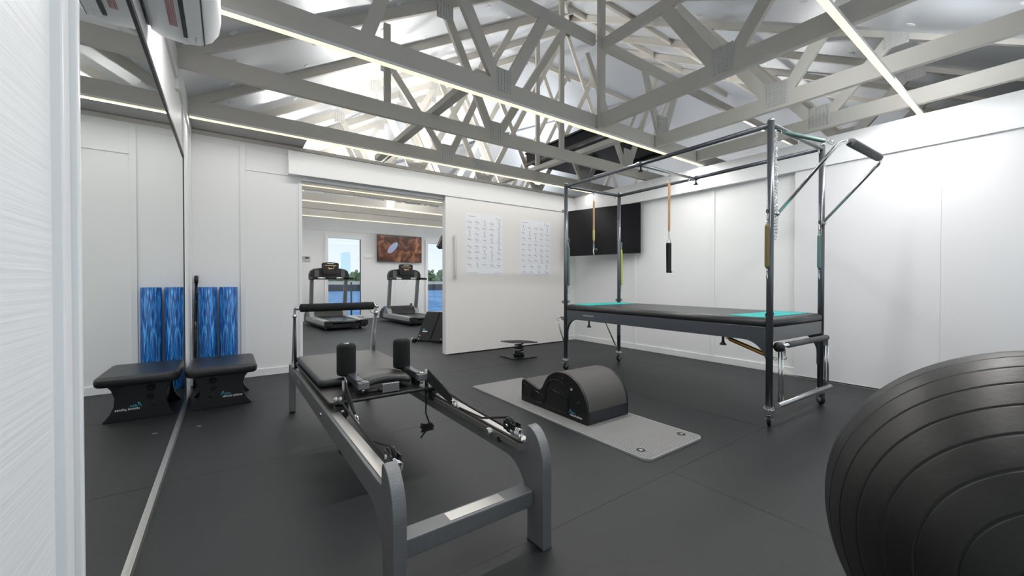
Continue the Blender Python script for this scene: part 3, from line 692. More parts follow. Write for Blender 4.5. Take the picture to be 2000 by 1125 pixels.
# foot bar at the far end
fb = obj('foot_bar', MB().lathe([(0, 0), (.028, 0), (.031, .004), (.031, .536), (.028, .54), (0, .54)], (.445, 3.34, .805), (1, 0, 0), 24), foam, rf)
obj('bar_end', MB().cyl((.42, 3.34, .805), (.445, 3.34, .805), .016).ball((.42, 3.34, .805), .017), chrome, fb)
obj('bar_end', MB().cyl((.985, 3.34, .805), (1.015, 3.34, .805), .016).ball((1.012, 3.34, .80), .018), chrome, fb)
obj('foot_bar_arm', MB().beam((.412, 3.36, .80), (.40, 3.40, .36), (1, 0, 0), .014, .026), steel, rf)
obj('foot_bar_arm', MB().beam((1.012, 3.36, .80), (.975, 3.40, .36), (1, 0, 0), .016, .028), alu, rf)
obj('foot_bar_strut', MB().cyl((.408, 3.34, .74), (.398, 3.22, .37), .009), blackp, rf)
obj('foot_bar_strut', MB().cyl((1.005, 3.34, .74), (.93, 3.16, .40), .010), tube_grey, rf)
obj('strut_joint', MB().ball((1.006, 3.335, .745), .02).ball((.407, 3.335, .745), .015).ball((.40, 3.25, .385), .02).ball((.398, 3.42, .37), .018), steel, rf)

# ================================================================ TRAPEZE TABLE  (local: x across, y along)
RZ = math.radians(-2.05)
tt = thing('trapeze_table', 'tall grey tube trapeze table with black padded bed on castors', 'exercise machine', (3.055, 1.19, 0), RZ)
Wd, Ln = .885, 2.12
TZ = 2.085
posts = [(0, 0), (Wd, 0), (0, Ln), (Wd, Ln)]
for i, (x, y) in enumerate(posts):
    p = obj('post', MB().cyl((x, y, .125), (x, y, 2.115), .0215), tube_grey, tt)
    obj('post_cap', MB().lathe([(.0225, 0), (.0225, .008), (.012, .014), (0, .015)], (x, y, 2.113), (0, 0, 1), 16), steel, p)
    a = (.5, .2, 1.2, 2.2)[i]; dx, dy = math.cos(a), math.sin(a)
    ca = math.radians((111, -38, 100, 95)[i])
    def turn(mb): 
        mb.v = [Vector((x+(q.x-x)*math.cos(ca)-(q.y-y)*math.sin(ca), y+(q.x-x)*math.sin(ca)+(q.y-y)*math.cos(ca), q.z)) for q in mb.v]; return mb
    fk = MB().cyl((x, y, .122), (x, y, .134), .028).cyl((x, y, .098), (x, y, .122), .034)
    for sx in (-1, 1): fk.prism([(y-.030, .112), (y+.026, .112), (y+.004, .036), (y-.012, .036)], 'x', x+sx*.020-.002, x+sx*.020+.002)
    fk.cyl((x-.026, y-.004, .045), (x+.026, y-.004, .045), .006).box(x-.014, x+.014, y+.026, y+.05, .082, .088)
    c = obj('castor', turn(fk), chrome, tt, .0015)
    obj('wheel', turn(MB().lathe([(0, -.012), (.032, -.012), (.041, -.009), (.043, 0), (.041, .009), (.032, .012), (0, .012)], (x, y-.004, .0435), (1, 0, 0), 26)), blackp, c)
    obj('hub', turn(MB().lathe([(.008, -.0135), (.024, -.0130), (.024, .0130), (.008, .0135)], (x, y-.004, .0435), (1, 0, 0), 16)), steel, c)
    ey = MB()
    zs = [.775]+([1.485] if y == 0 else [1.49])+[1.80]
    for z in zs:
        for s_ in ((-1, 1) if z < 1.6 else ((1,) if y == 0 else (-1,))):
            if y > 0 and 1.4 < z < 1.6: continue
            ey.torus((x+s_*.043, y, z), (0, 1, 0), .0125, .0042).cyl((x, y, z), (x+s_*.031, y, z), .0045)
    obj('eye_bolt', ey, blackp, p, kind='stuff')
for x in (0, Wd): obj('top_rail', MB().cyl((x, 0, TZ), (x, Ln, TZ), .0175), tube_grey, tt)
for y in (0, Ln):
    er = obj('end_rail', MB().cyl((0, y, TZ), (Wd, y, TZ), .0175), tube_grey, tt)
    e_ = MB()
    for x in (.07, Wd/2, Wd-.07): e_.torus((x, y, TZ-.033), (0, 1, 0), .012, .0035).cyl((x, y, TZ-.022), (x, y, TZ-.01), .004)
    obj('eye_bolt', e_, chrome, er, kind='stuff')
# bed frame: side rails with curved gussets
def side_poly():
    p = [(.0, .685), (Ln, .685), (Ln, .33)]
    q = [(Ln-.02, .33)]
    R = .16
    for i in range(9): a = PI*0+PI/2*i/8; q.append((Ln-.02-R+R*math.cos(a), .585-R+R*math.sin(a)))
    q2 = [(.02+R-R*math.sin(a_), .585-R+R*math.cos(a_)) for a_ in [PI/2*i/8 for i in range(9)]]
    return p+q+q2+[(.02, .33), (0, .33)]
for x in (-.004, Wd-.026): obj('side_rail', MB().prism(side_poly(), 'x', x, x+.03), tube_grey, tt, .003)
obj('end_plate', MB().box(.026, Wd-.026, -.015, .015, .585, .685), frame_grey, tt, .003)
obj('end_plate', MB().box(.026, Wd-.026, Ln-.015, Ln+.015, .585, .685), frame_grey, tt, .003)
bed = MB(); c_ = .055
def oct_(ins, z): 
    x0, x1, y0, y1 = -.015+ins, Wd+.015-ins, -.02+ins, Ln+.02-ins
    return [(x0+c_, y0, z), (x1-c_, y0, z), (x1, y0+c_, z), (x1, y1-c_, z), (x1-c_, y1, z), (x0+c_, y1, z), (x0, y1-c_, z), (x0, y0+c_, z)]
rg = [oct_(.012, .688), oct_(0, .70), oct_(0, .722), oct_(.006, .738), oct_(.022, .746)]
vs = [p for r_ in rg for p in r_]; fs = [(i*8+k, i*8+(k+1) % 8, (i+1)*8+(k+1) % 8, (i+1)*8+k) for i in range(4) for k in range(8)]
bed.add(vs, fs, True); bed.f += [tuple(range(7, -1, -1)), tuple(32+k for k in range(8))]; bed.sm += [False, False]
obj('bed_cushion', bed, greyv, tt)
obj('frame_label', MB().box(-.0052, -.0042, 1.68, 1.84, .635, .647), steel, tt, label='small pale maker lettering strip')
# sliding cross bar with its knobs
cbz = TZ-.002; cy_ = 1.10
cbar = obj('cross_bar', MB().cyl((.02, cy_, cbz-.005), (Wd-.02, cy_, cbz-.005), .0135), steel, tt)
for x in (0, Wd):
    cl = obj('clamp', MB().cyl((x, cy_-.028, TZ), (x, cy_+.028, TZ), .0235), tube_grey, tt)
    obj('clamp_knob', MB().cyl((x+.012, cy_, TZ-.05), (x+.012, cy_, TZ-.02), .007).lathe([(0, 0), (.022, 0), (.024, .004), (.012, .014), (.01, .02), (0, .02)], (x+.012, cy_, TZ-.066), (0, 0, 1), 18), blackp, cl)
e_ = MB()
for x in (.12, Wd/2, Wd-.12): e_.torus((x, cy_, cbz-.031), (0, 1, 0), .012, .0035)
obj('eye_bolt', e_, chrome, cbar, kind='stuff')
# under-bed knobs
for x, y in ((.03, 1.78), (.05, .35)): obj('bed_knob', MB().cyl((x, y, .53), (x, y, .59), .009).lathe([(0, 0), (.022, 0), (.026, .005), (.013, .018), (.01, .03), (0, .03)], (x, y, .515), (0, 0, 1), 18), blackp, tt)
# push-through bar at the near end, swung outwards
pz, py = 1.475, -.02
def arm(x, s_):
    pts = [(x, py-.01, pz+.012), (x, -.34, 1.845)]
    for i in range(1, 6): a = i/5*PI/2; pts.append((x+s_*.055*(1-math.cos(a)), -.34-.04*math.sin(a), 1.845+.035*math.sin(a)))
    pts.append((x+s_*.15, -.39, 1.883))
    return pts
pb = obj('push_bar', MB().tube(arm(.062, 1), .0115, 12), chrome, tt); obj('push_bar', MB().tube(arm(Wd-.04, -1), .0115, 12), chrome, tt)
obj('push_bar_grip', MB().lathe([(0, 0), (.024, 0), (.026, .003), (.026, .547), (.024, .55), (0, .55)], (.165, -.39, 1.883), (1, 0, 0), 24), greyfoam, pb, label='grey foam grip sleeve')
obj('bar_pivot', MB().ball((.05, py-.005, pz), .016).cyl((0, py, pz), (.06, py, pz), .008), steel, pb)
obj('bar_pivot', MB().ball((Wd-.03, py-.005, pz), .017).cyl((Wd-.03, py, pz), (Wd, py, pz), .008), steel, pb)
# lower U bar at the near end
ub = obj('swing_bar', MB().cyl((-.0, -.055, .155), (Wd+.03, -.055, .155), .0185), steel, tt)
for x in (.06, .085, Wd-.02, Wd+.005): obj('swing_bar_upright', MB().cyl((x, -.05 if x in (.085, Wd+.005) else -.04, .165), (x, -.045 if x in (.085, Wd+.005) else -.035, .55), .0068), chrome, ub)
rb = obj('roller_bar', MB().cyl((-.0, -.045, .555), (Wd+.01, -.045, .555), .013), chrome, tt)
obj('roller_grip', MB().cyl((.17, -.045, .555), (.50, -.045, .555), .0215), greyfoam, rb)
obj('roller_grip', MB().cyl((.505, -.045, .555), (Wd-.02, -.045, .555), .0215), greyfoam, rb)
obj('end_knob', MB().lathe([(0, -.02), (.028, -.02), (.033, -.014), (.033, .014), (.028, .02), (0, .02)], (.012, -.055, .555), (1, -.4, 0), 22), blackp, rb)
obj('bar_bracket', MB().box(.10, .104, -.06, -.03, .49, .535).torus((.104, -.05, .475), (1, 0, 0), .014, .004), steel, rb)
obj('bar_bracket', MB().box(Wd-.03, Wd-.026, -.06, -.03, .49, .535), steel, rb)
# far end swing bar
fbz = MB().tube([(.03, Ln+.02, .23), (.02, Ln+.16, .53), (.022, Ln+.175, .565), (.03, Ln+.17, .585), (.07, Ln+.14, .59)], .009, 10).tube([(Wd-.02, Ln+.03, .19), (Wd-.09, Ln+.14, .49), (Wd-.1, Ln+.15, .53)], .009, 10)
sb_ = obj('swing_bar', fbz, chrome, tt)
obj('swing_bar_grip', MB().cyl((.05, Ln+.12, .575), (Wd-.12, Ln+.12, .565), .018), greyfoam, sb_)
obj('bar_pivot', MB().ball((.03, Ln+.015, .22), .017).ball((Wd-.02, Ln+.02, .185), .02).torus((.03, Ln+.07, .57), (0, 1, 0), .014, .004), steel, sb_)

RM = Matrix.Translation((3.055, 1.19, 0)) @ Matrix.Rotation(RZ, 4, 'Z')
def TL_(x, y, z): return RM @ Vector((x, y, z))
def hook(mb, c, s_=.018, ax=(0, 1, 0), h=1.9):
    # pear shaped snap hook hanging from c
    c = Vector(c); ax = Vector(ax).normalized(); u = Vector((0, 0, 1)).cross(ax).normalized()
    pts = [c+u*s_*.38*math.sin(2*PI*i/12)*(1.25 if i in (5, 6, 7) else 1)+Vector((0, 0, -1))*s_*h/2*(1-math.cos(2*PI*i/12)) for i in range(12)]
    return mb.tube(pts, .0024, 6, closed=True)
def spring_thing(name, label, p0, p1, R, m, hooks=.055, straphook=True, nturn=None, ends=chrome):
    p0 = Vector(p0); p1 = Vector(p1); d = (p1-p0); L_ = d.length; d.normalize()
    t = thing(name, label, 'spring', (p1 if p1.z < p0.z else p0), group='springs on the trapeze table')
    a = p0+d*hooks; b = p1-d*hooks
    turns = nturn or int((b-a).length/(.0052))
    mb = MB()
    # closely wound body: ribbed lathe with tapering ends
    n_ = min(turns, 150); Lb = (b-a).length; prof = [(0, 0)]
    for i in range(n_):
        f = i/n_; k = min(1, (.45+.55*min(f, 1-f)/.06))
        prof += [(R*k*.86, Lb*f), (R*k, Lb*(f+.5/n_))]
    prof.append((0, Lb)); mb.lathe(prof, a, d, 14)
    obj('coil', mb, m, t)
    hk = MB(); ax = Vector((0, 1, 0)) if abs(d.y) < .5 else Vector((1, 0, 0)); q = d.cross(ax).normalized()
    for s0, s1 in ((p0, a), (p1, b)):
        dd = (s1-s0); hk.tube([s0+dd*.0+q*.004, s0+dd*.15+q*.011, s0+dd*.55+q*.008, s0+dd*.72, s0+dd*.55-q*.008, s0+dd*.15-q*.011], .0024, 6, closed=True).torus(s0+dd*.84, ax, .007, .0024, 12, 6)
    obj('snap_hook', hk, ends, t)
    return t
spring_thing('spring', 'olive brown spring hanging on the near left post', TL_(-.043, 0, 1.478), TL_(-.043, 0, 1.02), .0165, olivesp, .075)
spring_thing('spring', 'dark green spring hanging on the near right post', TL_(Wd-.043, 0, 1.478), TL_(Wd-.043, 0, 1.02), .0150, greensp, .085)
spring_thing('spring', 'slate green spring hanging on the far left post', TL_(.032, Ln-.01, 1.50), TL_(.036, Ln-.01, .87), .0150, greensp, .085)
spring_thing('spring', 'yellow green spring hanging on the far right post', TL_(Wd+.034, Ln-.01, 1.50), TL_(Wd+.034, Ln-.01, .87), .0140, yellowsp, .085)
spring_thing('spring', 'green spring strung from the top end rail to the push bar', TL_(.035, -.02, 2.045), TL_(.07, -.335, 1.875), .0140, greensp, .05)
spring_thing('spring', 'gold spring slung diagonally under the near end of the bed', TL_(.10, .375, .575), TL_(.115, .0, .45), .0160, goldsp, .035)
sp1 = spring_thing('spring', 'long copper spring hanging from the sliding cross bar', TL_(Wd/2, cy_, cbz-.04), TL_(Wd/2, cy_, 1.435), .0115, copper, .055)
sp2 = spring_thing('spring', 'copper and yellow spring hanging from the far end rail', TL_(Wd/2, Ln, TZ-.04), TL_(Wd/2, Ln, 1.42), .0125, copper, .055)
a_ = TL_(Wd/2, Ln, 1.62); b_ = TL_(Wd/2, Ln, 1.49)
obj('coil', MB().lathe([(.0128, 0), (.0128, (a_-b_).length-.02), (.007, (a_-b_).length)], a_, b_-a_, 14), yellowsp, sp2, label='yellow painted lower part of the coil')
# ball knob hook below the far spring
c_k = TL_(Wd/2+.01, Ln, 1.385)
kt = thing('ball_hook', 'chrome swivel hook with a black ball below the far spring', 'hook', c_k)
obj('ball', MB().ball(c_k+Vector((.022, 0, -.0)), .024), blackp, kt)
obj('swivel', MB().torus(c_k+Vector((-.012, 0, .028)), (0, 1, 0), .010, .003).tube([c_k+Vector((-.01, 0, .02)), c_k+Vector((-.018, 0, -.02)), c_k+Vector((-.006, 0, -.05)), c_k+Vector((-.022, 0, -.055))], .006, 8), chrome, kt)
# strap handle
ht = thing('hand_strap', 'black looped hand strap hanging from the long copper spring', 'strap', TL_(Wd/2, cy_, 1.09))
hx, hy = Wd/2, cy_
dring = MB().tube([TL_(hx+.030*math.cos(a), hy, 1.385+.044*math.sin(a)) for a in [PI*i/8 for i in range(9)]]+[], .0032, 7).tube([TL_(hx-.030, hy, 1.385), TL_(hx+.030, hy, 1.385)], .0032, 7)
obj('d_ring', dring, chrome, ht)
sg = MB()
def band(pts, w_):
    vs = []; 
    for p, q in pts:
        for s_ in (-w_/2, w_/2): vs.append(TL_(p, hy+s_, q))
    m_ = len(pts); return sg.add(vs, [(2*i, 2*i+1, 2*i+3, 2*i+2) for i in range(m_-1)])
def sband(xc0, xc1, z0, z1, dy):
    v = [TL_(xc0-.024, hy+dy, z0), TL_(xc0+.024, hy+dy, z0), TL_(xc1+.030, hy+dy, z1), TL_(xc1-.030, hy+dy, z1)]
    v += [RM.to_3x3() @ Vector((0, .006, 0)) + p for p in v]
    sg.add(v, [(0, 1, 2, 3), (4, 5, 6, 7), (0, 1, 5, 4), (1, 2, 6, 5), (2, 3, 7, 6), (3, 0, 4, 7)])
sband(hx, hx-.006, 1.385, 1.10, -.012); sband(hx, hx+.012, 1.385, 1.10, .012)
sg.tube([TL_(hx-.036, hy, 1.10), TL_(hx+.042, hy, 1.10)], .009, 10)
obj('webbing', sg, rope, ht, .002)
# chain at the near left post
ch = MB(); 
def chain(mb, pts, pitch_=.0215):
    P_ = [Vector(p) for p in pts]; k = 0
    for a, b in zip(P_, P_[1:]):
        n = max(1, int((b-a).length/pitch_)); d = (b-a).normalized()
        sdv = Vector((0, 1, 0)) if abs(d.y) < .8 else Vector((1, 0, 0))
        for i in range(n):
            c = a+(b-a)*(i+.5)/n; s_ = sdv if k % 2 else d.cross(sdv).normalized(); s_ = (s_-d*s_.dot(d)).normalized()
            mb.tube([c+d*.0155*math.cos(t)+s_*.0072*math.sin(t) for t in [2*PI*j/8 for j in range(8)]], .0019, 5, closed=True); k += 1
chain(ch, [TL_(.045, -.01, 2.04), TL_(.040, -.01, 1.78), TL_(.044, -.012, 1.30)])
chain(ch, [TL_(.045, -.014, 2.04), TL_(.052, -.016, 1.62)])
chain(ch, [TL_(.052, -.02, 1.62), TL_(.05, -.02, 1.32)])
setp(obj('safety_chain', ch, chrome, None, origin=TL_(.045, 0, 1.3)), 'thin steel safety chain hanging beside the near left post', 'chain')
# turquoise sticky patches on the bed
def patch(pts, label):
    mb = MB(); mb.add([(x, y, .747) for x, y in pts]+[(x, y, .7495) for x, y in pts], [(0, 1, 2, 3), (7, 6, 5, 4), (0, 1, 5, 4), (1, 2, 6, 5), (2, 3, 7, 6), (3, 0, 4, 7)])
    setp(obj('sticky_pad', mb, teal, None, origin=(sum(p[0] for p in pts)/4, sum(p[1] for p in pts)/4, .747)), label, 'grip pad', 'turquoise pads on the trapeze table')
patch([tuple(TL_(*q, 0))[:2] for q in ((.04, .31), (.80, .30), (.80, .05), (.04, .06))], 'turquoise grip pad on the near end of the bed')
patch([tuple(TL_(*q, 0))[:2] for q in ((.04, 1.80), (.80, 1.78), (.80, 2.06), (.04, 2.06))], 'turquoise grip pad on the far end of the bed')

# ================================================================ MAT, SPINE CORRECTOR, SPRING BOARD, BALL
mt = thing('exercise_mat', 'long grey ribbed exercise mat lying on the rubber floor', 'mat', (2.17, 2.3, 0))
mm = MB(); x0, x1, y0, y1 = 1.885, 2.465, 1.335, 3.29
NR = 33; ys = [y0, y0+.006, y0+.016, y0+.03, y0+.06, y0+.25, y0+.5, y1-.25, y1-.03, y1]
def lift(x, y): return .004*max(0, (y0+.25-y)/.25)**2
def inset(y):
    d = min(y-y0, y1-y); return (.04-math.sqrt(max(0, .04**2-(.04-d)**2))) if d < .04 else 0
cols = [(0, .009), (.008, .0145)]
for i in range(NR):
    a = .016+(1-.032)*i/NR; b = (1-.032)/NR
    cols += [(a, .0145), (a+b*.08, .006), (a+b*.34, .006), (a+b*.42, .0145)]
cols += [(.992, .0145), (1, .009)]
vs = []
for y in ys:
    for t_, zz in cols:
        k = inset(y); vs.append((x0+k+(x1-x0-2*k)*t_, y, (zz if ys[1] < y < y1-.001 else (.010 if y == ys[1] else .007))+lift(x0, y)))
NX = (len(cols)-1)/2
n_ = len(cols)
fs = [(j*n_+i, j*n_+i+1, (j+1)*n_+i+1, (j+1)*n_+i) for j in range(len(ys)-1) for i in range(n_-1)]
mm.add(vs, fs)
out = [vs[i] for i in range(n_)]+[vs[j*n_+n_-1] for j in range(1, len(ys))]+[vs[(len(ys)-1)*n_+i] for i in range(n_-2, -1, -1)]+[vs[j*n_] for j in range(len(ys)-2, 0, -1)]
o_ = len(out); mm.add(out+[(x, y, 0.0) for x, y, z in out], [(i, (i+1) % o_, o_+(i+1) % o_, o_+i) for i in range(o_)]+[tuple(range(o_, 2*o_))])
obj('mat_body', mm, matm, mt)
for x in (1.965, 2.385): 
    g_ = obj('eyelet', MB().lathe([(.012, 0), (.024, 0), (.026, .0025), (.022, .0045), (.014, .0045), (.012, 0)], (x, 1.44, .0142), (0, 0, 1), 22), blackp, mt, label='black ringed hanging eyelet')
    obj('eyelet_hole', MB().lathe([(.012, 0), (0, 0)], (x, 1.44, .0152), (0, 0, 1), 16), whitegloss, g_)

sc = thing('spine_corrector', 'black arched spine corrector barrel resting on the grey mat', 'exercise barrel', (2.2, 2.25, .0152))
Z0 = .0152
prof = [(1.897, 0), (1.897, .088)]
for i in range(0, 61):
    t = i/60; a = math.radians(4+128*t); prof.append((2.145-.248*math.cos(a), .088+.232*math.sin(a)-.0))
prof += [(2.345, .215), (2.375, .165), (2.395, .145), (2.42, .138), (2.445, .142), (2.59, .178), (2.61, .182), (2.632, .172), (2.640, .15), (2.642, 0)]
prof = [(y, z+Z0) for y, z in prof]
sx0, sx1 = 1.995, 2.435
obj('cover', MB().prism([(y, z) for y, z in prof[1:-1]]+[(2.642, .10+Z0), (1.897, .0875+Z0)], 'x', sx0+.02, sx1-.02), barrel_top, sc)
base_o = obj('base', MB().box(sx0+.018, sx1-.018, 1.893, 2.644, Z0, .088+Z0), mat('charcoal_base', (.018, .02, .026), .45), sc, .003)
for s_, xa, xb in ((-1, sx0, sx0+.02), (1, sx1-.02, sx1)):
    pnl = obj('side_panel', MB().prism(prof, 'x', xa, xb), blackp, sc, .003)
    if s_ < 0:
        def ringm(pts, r=.005): return MB().tube([(xa-.001, y, z+Z0) for y, z in pts], r, 8, closed=True)
        big = [(2.31, .03), (2.10, .03), (2.085, .05), (2.080, .13)]+[(2.2025+.1225*math.cos(math.radians(a)), .15+.105*math.sin(math.radians(a))) for a in (180, 160, 140, 120, 100, 80, 60, 40, 20, 0)]+[(2.325, .10), (2.325, .045)]
        obj('panel_rim', ringm(big), blackg, pnl)
        obj('panel_rim', ringm([(2.47, .035), (2.37, .035), (2.352, .05), (2.352, .095), (2.37, .108), (2.40, .104), (2.44, .118), (2.475, .11), (2.485, .09), (2.485, .05)]), blackg, pnl)
        obj('panel_rim', ringm([(2.61, .045), (2.52, .045), (2.51, .06), (2.51, .115), (2.60, .15), (2.62, .135), (2.62, .06)], .0035), blackg, pnl)
        rec = MB().prism([(y, z+Z0) for y, z in big], 'x', xa-.0006, xa+.0005)
        obj('recess', rec, foam, pnl)
        obj('inner_grip', MB().tube([(xa-.002, 2.30, .175+Z0), (xa-.002, 2.2, .165+Z0), (xa-.002, 2.09, .140+Z0)], .005, 8), blackg, pnl)
        hl = MB()
        for y, z in ((2.145, .272), (2.05, .222), (1.975, .13)): hl.lathe([(.018, 0), (.018, .0008), (0, .0008)], (xa, y, z+Z0), (-1, 0, 0), 18)
        obj('hole', hl, foam, pnl, kind='stuff')
        obj('see_through_hole', MB().prism([(2.060, .222+Z0), (2.036, .226+Z0), (2.040, .212+Z0), (2.05, .206+Z0), (2.057, .211+Z0)], 'x', xa-.0014, xa-.0008), mat('pale_gap', (.5, .5, .5), .6), pnl)
        logo(pnl, (xa-.001, 2.062, .038+Z0), (0, -1, 0), (0, 0, 1), .0215)

jb = thing('spring_balance_board', 'black textured balance board on a coil spring near the sliding door', 'balance board', (3.175, 4.27, 0))
obj('base_plate', MB().rbox(2.98, 3.37, 4.08, 4.45, 0, .012, .05), blackp, jb, .003)
ho = MB()
for dx, dy in ((-.15, .1), (-.15, 0), (-.12, -.1), (.14, .1), (.15, -.02), (.12, -.12), (0, .15), (-.06, -.15)): ho.lathe([(.014, 0), (.014, .0012), (0, .0012)], (3.175+dx, 4.265+dy, .0118), (0, 0, 1), 14)
obj('hole', ho, foam, jb, kind='stuff')
obj('spring_cup', MB().lathe([(0, 0), (.075, 0), (.072, .03), (.062, .045), (0, .045)], (3.19, 4.28, .012), (0, 0, 1), 24).lathe([(.008, 0), (.008, .004), (0, .004)], (3.15, 4.21, .03), (-.5, -.8, 0), 10), blackg, jb)
obj('coil_spring', MB().coil((3.19, 4.28, .05), (3.195, 4.285, .185), .058, .0085, 3.2, 18, 8), blackp, jb)
tp = MB().rbox(-.22, .22, -.20, .20, 0, .012, .11)
for i in range(-6, 7):
    h_ = .2-.1*max(0, (abs(i)-3)/3)**2
    tp.box(i*.032-.004, i*.032+.004, -h_+.03, h_-.03, .012, .0155)
Mx = Matrix.Translation((3.21, 4.30, .186)) @ Matrix.Rotation(math.radians(4), 4, 'Y') @ Matrix.Rotation(math.radians(-3), 4, 'X')
tp.v = [Mx @ v for v in tp.v]
obj('top_plate', tp, mat('grey_plastic', (.06, .06, .06), .45), jb)

BC = Vector((1.457, -.027, .4262)); BR = .4257
bx = Vector((-.93, -.12, .10)).normalized()
prof = [(0, -BR)]; NB = 21; dg = math.radians(.33)
for i in range(1, NB):
    a = PI*i/NB
    for q in (-5.2, -3.5, -1.75):
        b_ = a+q*dg*2.4*.5; prof.append((BR*math.sin(b_), -BR*math.cos(b_)))
    for q, g in ((-1, 0), (-.55, .0022), (.55, .0022), (1, 0)):
        b_ = a+q*dg; prof.append(((BR-g)*math.sin(b_), -(BR-g)*math.cos(b_)))
    for q in (1.75, 3.5, 5.2):
        b_ = a+q*dg*2.4*.5; prof.append((BR*math.sin(b_), -BR*math.cos(b_)))
prof.append((0, BR))
bl = MB().lathe(prof, BC, bx, 96)
ballm = mat('black_ball_vinyl', (.008, .0077, .0074), .42, bump=.06, bscale=70, spec=.32)
setp(obj('exercise_ball', bl, ballm, None, origin=(BC.x, BC.y, 0)), 'large black exercise ball with ring grooves at the right edge', 'exercise ball')

# ================================================================ WALL TVS AND POSTERS
def tv(name, label, c, rz, w_, h_, m, mount):
    t = thing(name, label, 'television', c, rz)
    obj('cabinet', MB().box(-w_/2, w_/2, -.02, .025, -h_/2, h_/2), blackp, t, .004)
    s_ = obj('screen', MB().box(-w_/2+.008, w_/2-.008, -.0215, -.0195, -h_/2+.012, h_/2-.008), m, t)
    obj('bezel_edge', MB().box(-w_/2, w_/2, -.022, .02, -h_/2-.003, -h_/2).box(w_/2, w_/2+.003, -.022, .02, -h_/2, h_/2), steel, t, label='thin silver lower edge')
    obj('wall_bracket', MB().box(-.2, .2, .025, .05, -.15, .15).beam((0, .04, 0), (mount[0], mount[1], 0), (0, 0, 1), .05, .03), blackp, t)
    return t
tvscr = mat('dark_screen', (.006, .006, .008), .22, spec=.3)
A_ = Vector((4.53, 4.72)); B_ = Vector((4.88, 3.58)); mid = (A_+B_)/2; dv = (B_-A_); an = math.atan2(dv.y, dv.x)
tv('television', 'large black switched-off television on an angled bracket at the right wall', (mid.x, mid.y, 1.785), an, dv.length, .735, tvscr, (.04, .16))
tv('television', 'television showing a brown canyon rock picture on the far wall', (4.07, 11.22, 1.955), 1e-5, 1.31, .76, screen_m, (0, .06))

def poster(x0, x1, z0, z1, label, seed, blocks):
    rn = random.Random(seed); y = 4.9135
    t = thing('exercise_poster', label, 'poster', ((x0+x1)/2, y, z0), group='exercise posters on the sliding door')
    obj('sheet', MB().box(x0, x1, y-.001, y+.001, z0, z1), paper, t)
    g = MB(); yy = y-.0015; W_ = x1-x0
    def st(a, b, w_=.0022): g.beam((a[0], yy, a[1]), (b[0], yy, b[1]), (0, 1, 0), .0006, w_)
    z = z1-.095
    for rows, cols in blocks:
        for r_ in range(rows):
            for c_ in range(cols):
                cx = x0+W_*(c_+.5)/cols; cz = z-.035; s_ = .030; a = rn.choice((0, 0, 1.57, .5))
                up_ = a > 1; pts = []
                hd = (cx-s_, cz+.004) if not up_ else (cx, cz+s_)
                bd = (cx+s_*.5, cz) if not up_ else (cx, cz-s_*.2)
                st(hd, bd, .007); 
                for q in (-1, 1):
                    k = (bd[0]+rn.uniform(-.01, .02), bd[1]+rn.uniform(-.012, .02) if not up_ else bd[1]-.018); st(bd, k, .004); st(k, (k[0]+rn.uniform(-.012, .02), k[1]-rn.uniform(0, .022)), .0035)
                st(((hd[0]+bd[0])/2, (hd[1]+bd[1])/2), (cx+rn.uniform(-.03, .03), cz+rn.uniform(-.02, .03)), .0032)
                g.box(hd[0]-.005, hd[0]+.005, yy-.0003, yy+.0003, hd[1], hd[1]+.010)
                if rn.random() < .6: st((cx-.035, cz-.026), (cx+.035, cz-.026), .0015)
                st((cx-.03, cz+.036), (cx+rn.uniform(0, .025), cz+.036), .0018)
            z -= .083
        g.box(x0+.03, x1-.03, yy-.0003, yy+.0003, z+.016, z+.0172); z -= .012
    st((x0+.03, z1-.045), (x0+.16, z1-.045), .006)
    for k in range(2): st((x1-.10, z1-.055-.014*k), (x1-.03, z1-.055-.014*k), .005)
    st((x0+.03, z0+.02), (x0+.2, z0+.02), .003); st((x1-.15, z0+.02), (x1-.03, z0+.02), .003)
    obj('printed_figures', g, ink, t, kind='stuff')
    l_ = MB()
    for k, (a, b) in enumerate(((-.12, -.035), (-.11, -.028), (-.118, -.044))): l_.box(x1+a, x1+a+.007, yy-.0008, yy+.0004, z1+b-.006, z1+b)
    obj('printed_mark', l_, inkd, t)
poster(2.728, 3.355, 1.113, 1.98, 'white exercise poster nearer the door handle', 3, ((4, 5), (3, 5), (1, 5)))
poster(3.69, 4.30, 1.117, 1.975, 'white exercise poster nearer the switched-off television', 5, ((3, 5), (4, 5), (2, 4)))

